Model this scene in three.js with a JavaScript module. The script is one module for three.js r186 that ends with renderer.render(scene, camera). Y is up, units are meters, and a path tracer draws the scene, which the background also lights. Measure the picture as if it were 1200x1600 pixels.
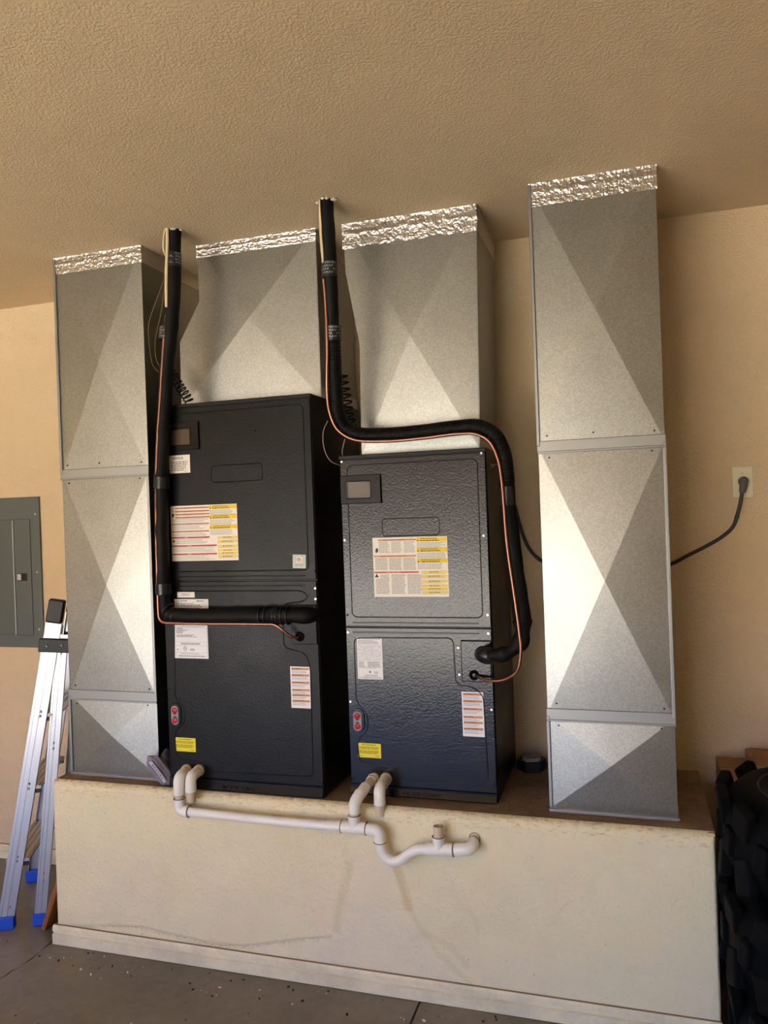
import * as THREE from 'three';
import { RoundedBoxGeometry } from 'three/addons/geometries/RoundedBoxGeometry.js';
import { mergeGeometries } from 'three/addons/utils/BufferGeometryUtils.js';
import { FontLoader } from 'three/addons/loaders/FontLoader.js';
import { TextGeometry } from 'three/addons/geometries/TextGeometry.js';
import { Sky } from 'three/addons/objects/Sky.js';

// ------------------------------------------------------------------ camera, sky, sun, exposure
const scene = new THREE.Scene();
const renderer = new THREE.WebGLRenderer({ antialias: true });
renderer.toneMapping = THREE.LinearToneMapping;
renderer.toneMappingExposure = 4.85;
renderer.shadowMap.enabled = true;

const camera = new THREE.PerspectiveCamera(66.44, 1200 / 1600, 0.05, 200);
camera.position.set(2.2151, 1.6654, 2.5631);
camera.rotation.order = 'YXZ';
camera.rotation.set(THREE.MathUtils.degToRad(-0.017), THREE.MathUtils.degToRad(17.226), THREE.MathUtils.degToRad(-2.04));

const sunDir = new THREE.Vector3(-0.3, 0.85, 0.42).normalize();
const sky = new Sky();
sky.scale.setScalar(1000);
sky.name = 'sky';
Object.assign(sky.userData, { label: 'clear daytime sky outside the garage', category: 'sky', kind: 'structure' });
sky.material.uniforms.turbidity.value = 4;
sky.material.uniforms.rayleigh.value = 0.42;
sky.material.uniforms.mieCoefficient.value = 0.005;
sky.material.uniforms.mieDirectionalG.value = 0.8;
sky.material.uniforms.sunPosition.value.copy(sunDir);
scene.add(sky);
scene.backgroundIntensity = 0.85;

const sun = new THREE.DirectionalLight(new THREE.Color().setRGB(1, 0.945, 0.82), 14);
sun.name = 'sun';
sun.position.copy(sunDir).multiplyScalar(30).add(new THREE.Vector3(0, 0, 6));
sun.target.position.set(0, 0, 6);
sun.castShadow = true;
sun.shadow.mapSize.set(4096, 4096);
Object.assign(sun.shadow.camera, { left: -14, right: 14, top: 14, bottom: -14, near: 1, far: 80 });
scene.add(sun, sun.target);

// ------------------------------------------------------------------ helpers
const CEIL = 2.74, PLAT = 0.645, PL = 2.44, WALL = -0.6;
function mulberry(a) { return () => { a |= 0; a = (a + 0x6d2b79f5) | 0; let t = Math.imul(a ^ (a >>> 15), 1 | a); t = (t + Math.imul(t ^ (t >>> 7), 61 | t)) ^ t; return ((t ^ (t >>> 14)) >>> 0) / 4294967296; }; }
const V = (x, y, z) => new THREE.Vector3(x, y, z);
const lin = (r, g, b) => new THREE.Color().setRGB(r, g, b);

const taken = {};
function numbered(n) { const k = taken[n] = (taken[n] ?? -1) + 1; return k ? `${n}_${String(k).padStart(3, '0')}` : n; }
function tag(o, label, category, group, kind) {
  if (label) o.userData.label = label;
  if (category) o.userData.category = category;
  if (group) o.userData.group = group;
  if (kind) o.userData.kind = kind;
  return o;
}
function thing(name, label, category, pos = [0, 0, 0], turn = 0, group) {
  const g = new THREE.Group(); g.name = numbered(name); g.position.set(...pos); g.rotation.y = turn; scene.add(g);
  return tag(g, label, category, group);
}
function obj(name, geo, mat, parent, label) {
  const gs = Array.isArray(geo) ? geo.map((g) => (g.index ? g.toNonIndexed() : g)) : null;
  if (gs) for (const g of gs) for (const k of Object.keys(g.attributes)) if (!['position', 'normal', 'uv'].includes(k)) g.deleteAttribute(k);
  const m = new THREE.Mesh(gs ? (gs.length > 1 ? mergeGeometries(gs) : gs[0]) : geo, mat);
  m.castShadow = m.receiveShadow = true;
  m.name = parent && parent !== scene ? name : numbered(name);
  (parent ?? scene).add(m);
  if (label) m.userData.label = label;
  return m;
}
function struct(name, geo, mat, label, category) { const m = obj(name, geo, mat); return tag(m, label, category, null, 'structure'); }
// uv in metres from the dominant direction of each face
function metricUV(g) {
  const q = g.index ? g.toNonIndexed() : g;
  const p = q.attributes.position, n = q.attributes.normal, uv = new Float32Array(p.count * 2);
  for (let i = 0; i < p.count; i += 3) {
    let ax = 0, ay = 0, az = 0;
    for (let k = 0; k < 3; k++) { ax += Math.abs(n.getX(i + k)); ay += Math.abs(n.getY(i + k)); az += Math.abs(n.getZ(i + k)); }
    for (let k = 0; k < 3; k++) {
      const j = i + k, x = p.getX(j), y = p.getY(j), z = p.getZ(j);
      if (az >= ax && az >= ay) { uv[j * 2] = x; uv[j * 2 + 1] = y; } else if (ax >= ay) { uv[j * 2] = z; uv[j * 2 + 1] = y; } else { uv[j * 2] = x; uv[j * 2 + 1] = z; }
    }
  }
  q.setAttribute('uv', new THREE.BufferAttribute(uv, 2));
  return q;
}
const bx = (x0, x1, y0, y1, z0, z1) => metricUV(new THREE.BoxGeometry(x1 - x0, y1 - y0, z1 - z0).translate((x0 + x1) / 2, (y0 + y1) / 2, (z0 + z1) / 2));
const rbx = (x0, x1, y0, y1, z0, z1, r = 0.003, s = 2) => metricUV(new RoundedBoxGeometry(x1 - x0, y1 - y0, z1 - z0, s, r).translate((x0 + x1) / 2, (y0 + y1) / 2, (z0 + z1) / 2));
const cyl = (r, h, x, y, z, axis = 'z', seg = 16, r2 = r) => {
  const g = new THREE.CylinderGeometry(r2, r, h, seg);
  if (axis === 'z') g.rotateX(Math.PI / 2); if (axis === 'x') g.rotateZ(-Math.PI / 2);
  return g.translate(x, y, z);
};
// sweep a circle whose radius may vary with the length along the path
function sweep(curve, radius, segs, radial = 14, caps = true, wobble) {
  const fr = curve.computeFrenetFrames(segs, false), len = curve.getLength(), pos = [], nor = [], uv = [], idx = [];
  const rf = typeof radius === 'function' ? radius : () => radius;
  for (let i = 0; i <= segs; i++) {
    const t = i / segs, c = curve.getPointAt(t);
    for (let j = 0; j <= radial; j++) {
      const a = (j / radial) * Math.PI * 2, N = fr.normals[i], B = fr.binormals[i];
      const r = rf(t * len, t, len) * (wobble ? wobble(t * len, a) : 1), d = V(0, 0, 0).addScaledVector(N, Math.cos(a)).addScaledVector(B, Math.sin(a));
      pos.push(c.x + d.x * r, c.y + d.y * r, c.z + d.z * r); nor.push(d.x, d.y, d.z); uv.push(t * len, (j / radial) * 0.17);
      if (i < segs && j < radial) { const k = i * (radial + 1) + j; idx.push(k, k + 1, k + radial + 1, k + 1, k + radial + 2, k + radial + 1); }
    }
  }
  if (caps) for (const i of [0, segs]) {
    const c = curve.getPointAt(i / segs), T = fr.tangents[i].clone().multiplyScalar(i ? 1 : -1), base = pos.length / 3;
    pos.push(c.x, c.y, c.z); nor.push(T.x, T.y, T.z); uv.push(0, 0);
    for (let j = 0; j <= radial; j++) { const k = (i * (radial + 1) + j) * 3; pos.push(pos[k], pos[k + 1], pos[k + 2]); nor.push(T.x, T.y, T.z); uv.push(0, 0); if (j < radial) idx.push(base, base + 1 + (i ? j : j + 1), base + 1 + (i ? j + 1 : j)); }
  }
  const g = new THREE.BufferGeometry();
  g.setAttribute('position', new THREE.Float32BufferAttribute(pos, 3)); g.setAttribute('normal', new THREE.Float32BufferAttribute(nor, 3)); g.setAttribute('uv', new THREE.Float32BufferAttribute(uv, 2)); g.setIndex(idx);
  g.computeVertexNormals();
  return g;
}
const spline = (pts, tension = 0.5) => new THREE.CatmullRomCurve3(pts.map((p) => V(...p)), false, 'centripetal', tension);
// straight runs joined by rounded corners
function filletPath(pts, r, closed = false) {
  const P = pts.map((p) => V(p[0], p[1], p[2] ?? 0)), path = new THREE.CurvePath(), n = P.length;
  const rad = Array.isArray(r) ? r : P.map(() => r), corner = (i) => {
    const a = P[(i - 1 + n) % n], b = P[i], c = P[(i + 1) % n], d1 = a.clone().sub(b), d2 = c.clone().sub(b), q = Math.min(rad[i], d1.length() * 0.49, d2.length() * 0.49);
    return [b.clone().addScaledVector(d1.normalize(), q), b, b.clone().addScaledVector(d2.normalize(), q)];
  };
  let cur, first;
  if (closed) { first = corner(0); cur = first[2]; } else cur = P[0];
  for (let i = 1; i < (closed ? n : n - 1); i++) { const [s, m, e] = corner(i); if (s.distanceTo(cur) > 1e-5) path.add(new THREE.LineCurve3(cur, s)); path.add(new THREE.QuadraticBezierCurve3(s, m, e)); cur = e; }
  if (closed) { path.add(new THREE.LineCurve3(cur, first[0])); path.add(new THREE.QuadraticBezierCurve3(...first)); } else path.add(new THREE.LineCurve3(cur, P[n - 1]));
  return path;
}
// CurvePath lacks even Frenet helpers for mixed curves: sample it into a polyline spline
function sampled(path, step = 0.006) { const L = path.getLength(), k = Math.max(8, Math.ceil(L / step)), pts = []; for (let i = 0; i <= k; i++) pts.push(path.getPointAt(i / k)); return new THREE.CatmullRomCurve3(pts, false, 'centripetal'); }
const pipe = (pts, r, fillet = 0.03, radial = 16) => { const c = sampled(filletPath(pts, fillet)); return sweep(c, r, Math.max(10, Math.ceil(c.getLength() / 0.008)), radial); };

// ------------------------------------------------------------------ procedural textures
function lattice(seed, n) { const r = mulberry(seed), a = new Float32Array(n * n); for (let i = 0; i < a.length; i++) a[i] = r(); return a; }
function tileNoise(size, cells, seed) {   // smooth tiling value noise, 0..1
  const L = lattice(seed, cells), out = new Float32Array(size * size);
  for (let y = 0; y < size; y++) for (let x = 0; x < size; x++) {
    const fx = (x / size) * cells, fy = (y / size) * cells, ix = Math.floor(fx), iy = Math.floor(fy);
    let u = fx - ix, v = fy - iy; u = u * u * (3 - 2 * u); v = v * v * (3 - 2 * v);
    const a = L[(iy % cells) * cells + (ix % cells)], b = L[(iy % cells) * cells + ((ix + 1) % cells)], c = L[((iy + 1) % cells) * cells + (ix % cells)], d = L[((iy + 1) % cells) * cells + ((ix + 1) % cells)];
    out[y * size + x] = a + (b - a) * u + (c - a) * v + (a - b - c + d) * u * v;
  }
  return out;
}
function mix(size, list) { const out = new Float32Array(size * size); for (const [cells, seed, w, f] of list) { const n = tileNoise(size, cells, seed); for (let i = 0; i < out.length; i++) out[i] += w * (f ? f(n[i]) : n[i]); } return out; }
function dataTex(size, fn, metres, srgb = false) {
  const d = new Uint8Array(size * size * 4);
  for (let i = 0; i < size * size; i++) { const [r, g, b] = fn(i); d[i * 4] = r; d[i * 4 + 1] = g; d[i * 4 + 2] = b; d[i * 4 + 3] = 255; }
  const t = new THREE.DataTexture(d, size, size, THREE.RGBAFormat);
  t.wrapS = t.wrapT = THREE.RepeatWrapping; t.magFilter = THREE.LinearFilter; t.minFilter = THREE.LinearMipmapLinearFilter; t.generateMipmaps = true;
  if (srgb) t.colorSpace = THREE.SRGBColorSpace;
  t.repeat.set(1 / metres, 1 / metres); t.needsUpdate = true;
  return t;
}
const grey = (a, lo = 0, hi = 1) => (i) => { const v = Math.max(0, Math.min(255, Math.round((lo + (hi - lo) * a[i]) * 255))); return [v, v, v]; };
const tone = (a, rgb, amp) => (i) => rgb.map((c) => Math.max(0, Math.min(255, Math.round(c * (1 + amp * (a[i] - 0.5) * 2)))));
const step = (a, b) => (x) => { const t = Math.max(0, Math.min(1, (x - a) / (b - a))); return t * t * (3 - 2 * t); };

const nPeel = mix(512, [[64, 11, 0.6, step(0.35, 0.75)], [110, 12, 0.4, step(0.4, 0.7)]]);
const tPeel = dataTex(512, grey(nPeel), 0.32);
const nPaint = mix(512, [[5, 21, 0.5], [13, 22, 0.3], [60, 23, 0.2]]);
const tPaint = dataTex(512, tone(nPaint, [221, 196, 157], 0.035), 2.3, true);
const nSpangle = mix(512, [[90, 31, 0.5, step(0.25, 0.75)], [170, 32, 0.3, step(0.3, 0.7)], [7, 33, 0.2]]);
const tSpangle = dataTex(512, tone(nSpangle, [159, 160, 154], 0.06), 0.36, true);
const tGalvRough = dataTex(512, grey(mix(512, [[90, 31, 0.35, step(0.25, 0.75)], [170, 37, 0.25], [6, 34, 0.4]]), 0.84, 1), 0.36);
const tGalvBump = dataTex(512, grey(mix(512, [[5, 41, 0.7], [11, 42, 0.29], [120, 44, 0.008]])), 0.9);
const tWrinkle = dataTex(512, grey(mix(512, [[70, 51, 0.55], [120, 52, 0.3], [12, 53, 0.15]])), 0.3);
const tUnitRough = dataTex(512, grey(mix(512, [[4, 54, 0.45], [9, 55, 0.35], [60, 56, 0.2]]), 0.6, 1), 0.8);
const tFoil = dataTex(512, grey(mix(512, [[24, 61, 0.5, (x) => Math.abs(x - 0.5) * 2], [48, 62, 0.3, (x) => Math.abs(x - 0.5) * 2], [90, 63, 0.2]])), 0.25);
const nConc = mix(512, [[4, 71, 0.35], [9, 72, 0.25], [23, 73, 0.2], [90, 74, 0.2]]);
const tConc = dataTex(512, tone(nConc, [116, 107, 92], 0.22), 1.9, true);
const tConcBump = dataTex(512, grey(mix(512, [[40, 75, 0.4], [120, 76, 0.6]])), 0.5);
const tDust = dataTex(512, tone(mix(512, [[7, 81, 0.35], [20, 82, 0.25], [70, 83, 0.2], [160, 84, 0.2]]), [132, 106, 78], 0.3), 0.8, true);
const tWood = (() => { const s = 256, n = tileNoise(s, 8, 91), m = tileNoise(s, 32, 92), t = dataTex(s, (i) => { const x = i % s, y = (i / s) | 0, g = 0.5 + 0.3 * Math.sin((x / s) * Math.PI * 2 * 9 + n[((y >> 3) % s) * s + x] * 7) + 0.25 * (m[i] - 0.5); return [120 + 50 * g, 74 + 36 * g, 34 + 22 * g].map((v) => Math.min(255, v | 0)); }, 0.3, true); return t; })();
const tCard = dataTex(256, tone(mix(256, [[6, 95, 0.4], [60, 96, 0.6]]), [150, 112, 72], 0.12), 0.3, true);
const tFabric = dataTex(256, grey(mix(256, [[64, 97, 0.5], [128, 98, 0.5]])), 0.06);

function canvasTex(w, h, draw) {
  const c = document.createElement('canvas'); c.width = w; c.height = h;
  draw(c.getContext('2d'), w, h);
  const t = new THREE.CanvasTexture(c); t.colorSpace = THREE.SRGBColorSpace; t.anisotropy = 8;
  return t;
}
const S = (o) => new THREE.MeshStandardMaterial(o), PH = (o) => new THREE.MeshPhysicalMaterial(o);

const M = {
  wall: S({ map: tPaint, bumpMap: tPeel, bumpScale: 0.0012, roughness: 0.75 }),
  ceiling: S({ map: tPaint, bumpMap: tPeel, bumpScale: 0.0007, roughness: 0.8 }),
  trim: S({ color: 0xe2d3b8, roughness: 0.5 }),
  floor: S({ map: tConc, bumpMap: tConcBump, bumpScale: 0.0005, roughness: 0.4 }),
  drive: S({ color: lin(0.49, 0.435, 0.345), roughness: 0.9 }),
  dustTop: S({ map: tDust, bumpMap: tPeel, bumpScale: 0.001, roughness: 0.92 }),
  galv: S({ map: tSpangle, metalness: 1, roughness: 0.4, roughnessMap: tGalvRough, bumpMap: tGalvBump, bumpScale: 0.0012 }),
  galvEdge: S({ color: 0x9a9c99, metalness: 1, roughness: 0.42 }),
  foil: S({ color: 0xcfcac4, metalness: 1, roughness: 0.3, bumpMap: tFoil, bumpScale: 0.0022 }),
  dark: S({ color: 0x0b0b0b, roughness: 0.7 }),
  cabinet: PH({ color: lin(0.006, 0.0062, 0.0062), specularIntensity: 0.5, roughness: 0.42, roughnessMap: tUnitRough, bumpMap: tWrinkle, bumpScale: 0.0003 }),
  panelA: PH({ color: lin(0.005, 0.0052, 0.005), specularIntensity: 0.4, roughness: 0.42, roughnessMap: tUnitRough, bumpMap: tWrinkle, bumpScale: 0.0004 }),
  panelB: PH({ color: lin(0.006, 0.0064, 0.007), specularIntensity: 0.6, roughness: 0.24, roughnessMap: tUnitRough, bumpMap: tWrinkle, bumpScale: 0.0005, clearcoat: 0.25, clearcoatRoughness: 0.15 }),
  screw: S({ color: 0xbfc2c2, metalness: 1, roughness: 0.3 }),
  blackScrew: S({ color: 0x101214, metalness: 0.6, roughness: 0.4 }),
  gloss: PH({ color: lin(0.004, 0.004, 0.0045), roughness: 0.2, specularIntensity: 0.5 }),
  clear: PH({ color: 0xffffff, transmission: 1, roughness: 0.04, thickness: 0, ior: 1.45 }),
  windowBack: S({ color: 0x4a3a26, roughness: 0.6, metalness: 0.3 }),
  sleeve: PH({ color: lin(0.004, 0.0038, 0.0036), roughness: 0.6, specularIntensity: 0.4 }),
  sleeveRib: PH({ color: lin(0.0035, 0.0035, 0.0037), roughness: 0.4, specularIntensity: 0.5 }),
  tape: S({ color: lin(0.009, 0.009, 0.01), roughness: 0.28 }),
  copper: S({ color: lin(0.4, 0.19, 0.12), metalness: 1, roughness: 0.34 }),
  wire: S({ color: 0xd9c49a, roughness: 0.55 }),
  brownWire: S({ color: 0x6b5433, roughness: 0.55 }),
  greyWire: S({ color: 0x8d8078, roughness: 0.55 }),
  pvc: S({ color: 0xf1ede0, roughness: 0.32 }),
  pvcOld: S({ color: 0xd2bf9f, roughness: 0.5 }),
  pvcRing: S({ color: 0x55524e, roughness: 0.6 }),
  bore: S({ color: 0x2a211b, roughness: 0.9 }),
  grey: S({ color: 0x5d6460, roughness: 0.45, metalness: 0.1 }),
  greyDoor: S({ color: 0x5a615d, roughness: 0.42, metalness: 0.1 }),
  ivory: S({ color: 0xe6dfc0, roughness: 0.4 }),
  ivoryDark: S({ color: 0xc9bf98, roughness: 0.45 }),
  cord: S({ color: 0x3a3833, roughness: 0.5 }),
  plug: S({ color: 0x5b5854, roughness: 0.5 }),
  green: S({ color: 0x0c4a33, roughness: 0.5 }),
  alu: S({ color: 0xc6c9cd, metalness: 1, roughness: 0.32 }),
  aluDull: S({ color: 0xb9b2a8, metalness: 1, roughness: 0.5 }),
  blackPlastic: S({ color: 0x121212, roughness: 0.45 }),
  blueFoot: S({ color: 0x0d4fc4, roughness: 0.5 }),
  rubber: PH({ color: lin(0.0022, 0.0022, 0.0023), specularIntensity: 0.2, roughness: 0.65, bumpMap: tConcBump, bumpScale: 0.0006 }),
  rubberDusty: S({ color: lin(0.03, 0.024, 0.017), roughness: 0.85 }),
  wood: S({ map: tWood, roughness: 0.6 }),
  card: S({ map: tCard, roughness: 0.85 }),
  cloth: S({ color: 0x8f8b98, roughness: 0.95, bumpMap: tFabric, bumpScale: 0.0006 }),
  clothDark: S({ color: 0x4a474f, roughness: 0.95 }),
  foam: S({ color: 0xa2a498, roughness: 0.95 }),
  red: S({ color: 0xb8202c, roughness: 0.35 }),
  portGrey: S({ color: 0x8d9294, roughness: 0.45 }),
  chip: S({ color: 0xe6e0d2, roughness: 0.8 }),
};

// ------------------------------------------------------------------ the garage shell
const X0 = -4.3, X1 = 5.2, ZF = 5.6, DOOR = [-2.9, 1.55, 2.2];
struct('ceiling', bx(X0 - 0.15, X1 + 0.15, CEIL, CEIL + 0.15, WALL - 0.15, ZF + 0.15), M.ceiling, 'tan textured drywall ceiling of the garage', 'ceiling');
struct('wall_back', bx(X0 - 0.15, X1 + 0.15, -0.1, CEIL, WALL - 0.15, WALL), M.wall, 'tan painted back wall behind the ducts', 'wall');
struct('wall_left', bx(X0 - 0.15, X0, -0.1, CEIL, WALL, ZF + 0.15), M.wall, 'tan painted side wall of the garage on the left', 'wall');
struct('wall_right', bx(X1, X1 + 0.15, -0.1, CEIL, WALL, ZF + 0.15), M.wall, 'tan painted side wall of the garage on the right', 'wall');
struct('wall_front', [bx(X0, DOOR[0], -0.1, CEIL, ZF, ZF + 0.15), bx(DOOR[1], X1, -0.1, CEIL, ZF, ZF + 0.15), bx(DOOR[0], DOOR[1], DOOR[2], CEIL, ZF, ZF + 0.15)], M.wall, 'tan garage wall with the open vehicle door', 'wall');
const JOINT = 1.489;
{ // the slab: two pours with a tooled joint between them
  const f = new THREE.Group(); f.name = 'floor'; scene.add(f); tag(f, 'stained brown-grey concrete garage floor', 'floor', null, 'structure');
  obj('slab', bx(X0 - 0.15, JOINT - 0.004, -0.1, 0, WALL - 0.15, ZF + 0.15), M.floor, f);
  obj('slab', bx(JOINT + 0.004, X1 + 0.15, -0.1, 0, WALL - 0.15, ZF + 0.15), M.floor, f);
  obj('joint_bed', bx(JOINT - 0.004, JOINT + 0.004, -0.1, -0.008, WALL, ZF + 0.15), M.bore, f);
  // hairline crack running to the platform corner: a thin ribbon of dark grit
  const r = mulberry(5), pts = []; for (let i = 0; i <= 26; i++) { const t = i / 26; pts.push([-0.035 + 0.012 * Math.sin(t * 9) + (r() - 0.5) * 0.008, -0.0006, -0.01 + t * 0.62]); }
  const curve = spline(pts);
  obj('crack', sweep(curve, (s) => 0.0017 + 0.0008 * Math.sin(s * 60), 120, 6), M.bore, f);
}
struct('driveway', bx(-30, 30, -0.25, -0.02, ZF + 0.15, 45), M.drive, 'sunlit concrete driveway outside the open garage door', 'driveway');

{ // unseen house added across the street to cut low sky and fill panel reflections
  const t = thing('added_house', 'added tan stucco house across the street, out of view, for reflections', 'house', [-2, -0.02, 26]);
  obj('wall', bx(-16, 16, 0, 3.1, 0, 9), S({ color: lin(0.42, 0.33, 0.24), roughness: 0.9 }), t);
  const s = new THREE.Shape(); s.moveTo(-1, 3.1); s.lineTo(10, 3.1); s.lineTo(4.5, 5.4); s.closePath();
  obj('roof', new THREE.ExtrudeGeometry(s, { depth: 33, bevelEnabled: false }).rotateY(-Math.PI / 2).translate(16.5, 0, 0), S({ color: lin(0.22, 0.12, 0.08), roughness: 0.9 }), t);
  for (const x of [-12, -6, 9]) obj('window', bx(x, x + 1.8, 1, 2.3, -0.03, 0), S({ color: lin(0.03, 0.035, 0.04), roughness: 0.1 }), t);
  obj('garage_door', bx(0, 4.9, 0, 2.2, -0.03, 0), S({ color: lin(0.5, 0.45, 0.38), roughness: 0.6 }), t);
}
{ // platform front with bullnose edge, stains drawn where the photograph shows them
  const W = 2048, H = 542, px = (x) => (x / PL) * W, py = (y) => H - (y / PLAT) * H;
  const tex = canvasTex(W, H, (c) => {
    c.fillStyle = 'rgb(234,220,178)'; c.fillRect(0, 0, W, H);
    const r = mulberry(77);
    for (let i = 0; i < 500; i++) { c.fillStyle = `rgba(${r() < 0.5 ? '226,211,168' : '240,228,188'},${0.05 + 0.05 * r()})`; c.beginPath(); c.ellipse(r() * W, r() * H, 20 + r() * 90, 10 + r() * 50, r() * 3, 0, 7); c.fill(); }
    // pale washed area and yellow run marks under the trap
    for (let q = 0; q < 5; q++) { const e = () => (r() - 0.5) * 0.05; c.fillStyle = 'rgba(233,224,204,0.06)'; c.beginPath(); for (const [x, y, k] of [[1.25, 0.47, 0], [1.41, 0.47, 1], [1.45, 0.3, 1], [1.56, 0.17, 1], [1.67, 0.08, 1], [0.75, 0.08, 1], [0.93, 0.12, 1], [1.17, 0.175, 1], [1.205, 0.32, 1]]) k ? c.lineTo(px(x + e()), py(y + e())) : c.moveTo(px(x + e()), py(y + e())); c.fill(); }
    const run = (pts, col, w, n = 22) => { for (let q = 0; q < n; q++) { c.strokeStyle = col; c.lineWidth = w * (0.3 + r()); c.beginPath(); pts.forEach(([x, y], i) => { const X = px(x + (r() - 0.5) * 0.012), Y = py(y + (r() - 0.5) * 0.012); i ? c.lineTo(X, Y) : c.moveTo(X, Y); }); c.stroke(); } };
    run([[1.40, 0.47], [1.425, 0.43], [1.445, 0.36], [1.462, 0.3]], 'rgba(208,176,112,0.09)', 26, 6);
    run([[1.42, 0.43], [1.45, 0.33], [1.49, 0.26], [1.56, 0.17], [1.67, 0.075]], 'rgba(206,190,146,0.1)', 20, 3);
    run([[1.25, 0.45], [1.245, 0.41], [1.215, 0.33], [1.2, 0.26], [1.19, 0.19]], 'rgba(208,190,144,0.1)', 26, 4);
    // tide line above the baseboard
    const tide = [[0.02, 0.074], [0.1, 0.082], [0.185, 0.09], [0.26, 0.105], [0.331, 0.113], [0.4, 0.112], [0.473, 0.106], [0.54, 0.1], [0.61, 0.097], [0.68, 0.09], [0.743, 0.091], [0.83, 0.1], [0.926, 0.121], [1.05, 0.15], [1.176, 0.178]];
    run(tide, 'rgba(188,170,128,0.2)', 4, 4);
    for (let i = 0; i < 900; i++) { const k = Math.floor(r() * (tide.length - 1)), t = r(), x = tide[k][0] + (tide[k + 1][0] - tide[k][0]) * t, y = tide[k][1] + (tide[k + 1][1] - tide[k][1]) * t - Math.pow(r(), 2) * 0.012; c.fillStyle = 'rgba(168,150,112,0.22)'; c.fillRect(px(x), py(y), 1 + r() * 4, 1 + r() * 3); }
    run([[0.62, 0.082], [0.7, 0.1], [0.8, 0.098], [0.88, 0.085]], 'rgba(196,178,136,0.2)', 3, 3);
    run([[1.66, 0.33], [1.69, 0.29], [1.7, 0.25]], 'rgba(212,196,150,0.1)', 24, 3);
    run([[1.45, 0.2], [1.52, 0.23], [1.6, 0.2], [1.66, 0.13]], 'rgba(212,196,150,0.1)', 24, 3);
    for (let i = 0; i < 70; i++) { c.fillStyle = `rgba(110,88,60,${0.15 + 0.3 * r()})`; c.fillRect(r() * W, r() * H, 1 + r() * 3, 1 + r() * 3); }
    // grime smeared along the top edge
    for (let i = 0; i < 700; i++) { const y = PLAT - Math.pow(r(), 2.2) * 0.045; c.fillStyle = `rgba(150,116,76,${0.08 + 0.14 * r()})`; c.fillRect(r() * W, py(y), 2 + r() * 16, 1 + r() * 3); }
  });
  const fm = S({ map: tex, bumpMap: tPeel.clone(), bumpScale: 0.0011, roughness: 0.7 });
  fm.bumpMap.repeat.set(PL / 0.62, PLAT / 0.62); fm.bumpMap.needsUpdate = true;
  const g = new THREE.Group(); g.name = 'equipment_platform'; scene.add(g); tag(g, 'long tan stucco platform carrying both air handlers', 'platform', null, 'structure');
  // front skin: flat face plus quarter round on top and down the left and right ends
  const R = 0.028, prof = []; // (z, y) from floor up and over
  prof.push([0, 0], [0, PLAT - R]); for (let i = 1; i <= 8; i++) { const a = (i / 8) * Math.PI / 2; prof.push([-R + R * Math.cos(a), PLAT - R + R * Math.sin(a)]); }
  const cols = []; for (let i = 0; i <= 6; i++) { const a = (i / 6) * Math.PI / 2; cols.push([0.012 - 0.012 * Math.sin(a), -0.012 + 0.012 * Math.cos(a) * 1, 0]); }
  const pos = [], uv = [], idx = [];
  const stations = [[0, -0.012], [0.0015, -0.006], [0.006, -0.0015], [0.012, 0], [PL - 0.012, 0], [PL - 0.006, -0.0015], [PL - 0.0015, -0.006], [PL, -0.012]];
  stations.forEach(([x, dz], i) => prof.forEach(([z, y], j) => { pos.push(x, y, z + dz); uv.push(x / PL, y / PLAT); if (i < stations.length - 1 && j < prof.length - 1) { const k = i * prof.length + j; idx.push(k, k + prof.length, k + 1, k + 1, k + prof.length, k + prof.length + 1); } }));
  const sg = new THREE.BufferGeometry(); sg.setAttribute('position', new THREE.Float32BufferAttribute(pos, 3)); sg.setAttribute('uv', new THREE.Float32BufferAttribute(uv, 2)); sg.setIndex(idx); sg.computeVertexNormals();
  obj('front_face', sg, fm, g, 'water-stained cream front of the platform');
  obj('end_wall', [bx(0, 0.02, 0, PLAT - 0.001, WALL, -0.012), bx(PL - 0.02, PL, 0, PLAT - 0.001, WALL, -0.012)], M.wall, g);
  obj('top', bx(0.0, PL, PLAT - 0.02, PLAT, WALL, -R - 0.004), M.dustTop, g, 'dusty brown top of the platform');
}
// baseboards with a moulded profile
function board(name, x0, x1, z, label, h = 0.075) {
  const s = new THREE.Shape(); s.moveTo(0, 0.002); s.lineTo(0.013, 0.002); s.lineTo(0.014, h * 0.55); s.lineTo(0.006, h * 0.59); s.lineTo(0.006, h * 0.65); s.lineTo(0.012, h * 0.7); s.lineTo(0.011, h * 0.9); s.lineTo(0.006, h); s.lineTo(0, h);
  const g = new THREE.ExtrudeGeometry(s, { depth: x1 - x0, bevelEnabled: false }).rotateY(-Math.PI / 2).scale(-1, 1, 1);
  // after the turn the profile's depth axis runs along x
  const p = g.attributes.position; for (let i = 0; i < p.count; i++) { const x = p.getX(i), zz = p.getZ(i); p.setXYZ(i, x0 + Math.abs(x), p.getY(i), z + Math.abs(zz)); } g.computeVertexNormals();
  const b = struct(name, metricUV(g), M.trimStain, label, 'baseboard');
  const grime = S({ color: 0x8a6f50, roughness: 0.9 });  // brown bead stands for dirt and the gap shadow along the top
  obj('dirt_shadow_line', sweep(new THREE.LineCurve3(V(x0 + 0.004, h + 0.0008, z + 0.0025), V(x1, h + 0.0008, z + 0.0025)), 0.0026, 2, 8), grime, b, 'brown line for dirt and gap shadow on top of the baseboard');
}
M.trimStain = S({ map: dataTex(256, tone(mix(256, [[5, 101, 0.5], [17, 102, 0.3], [60, 103, 0.2]]), [230, 218, 180], 0.1), 0.6, true), roughness: 0.55 });
board('baseboard_front', -0.012, PL, 0.0, 'scuffed cream baseboard along the platform front');
board('baseboard_back', X0, -0.001, WALL, 'cream baseboard along the back wall behind the ladder', 0.07);

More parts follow.
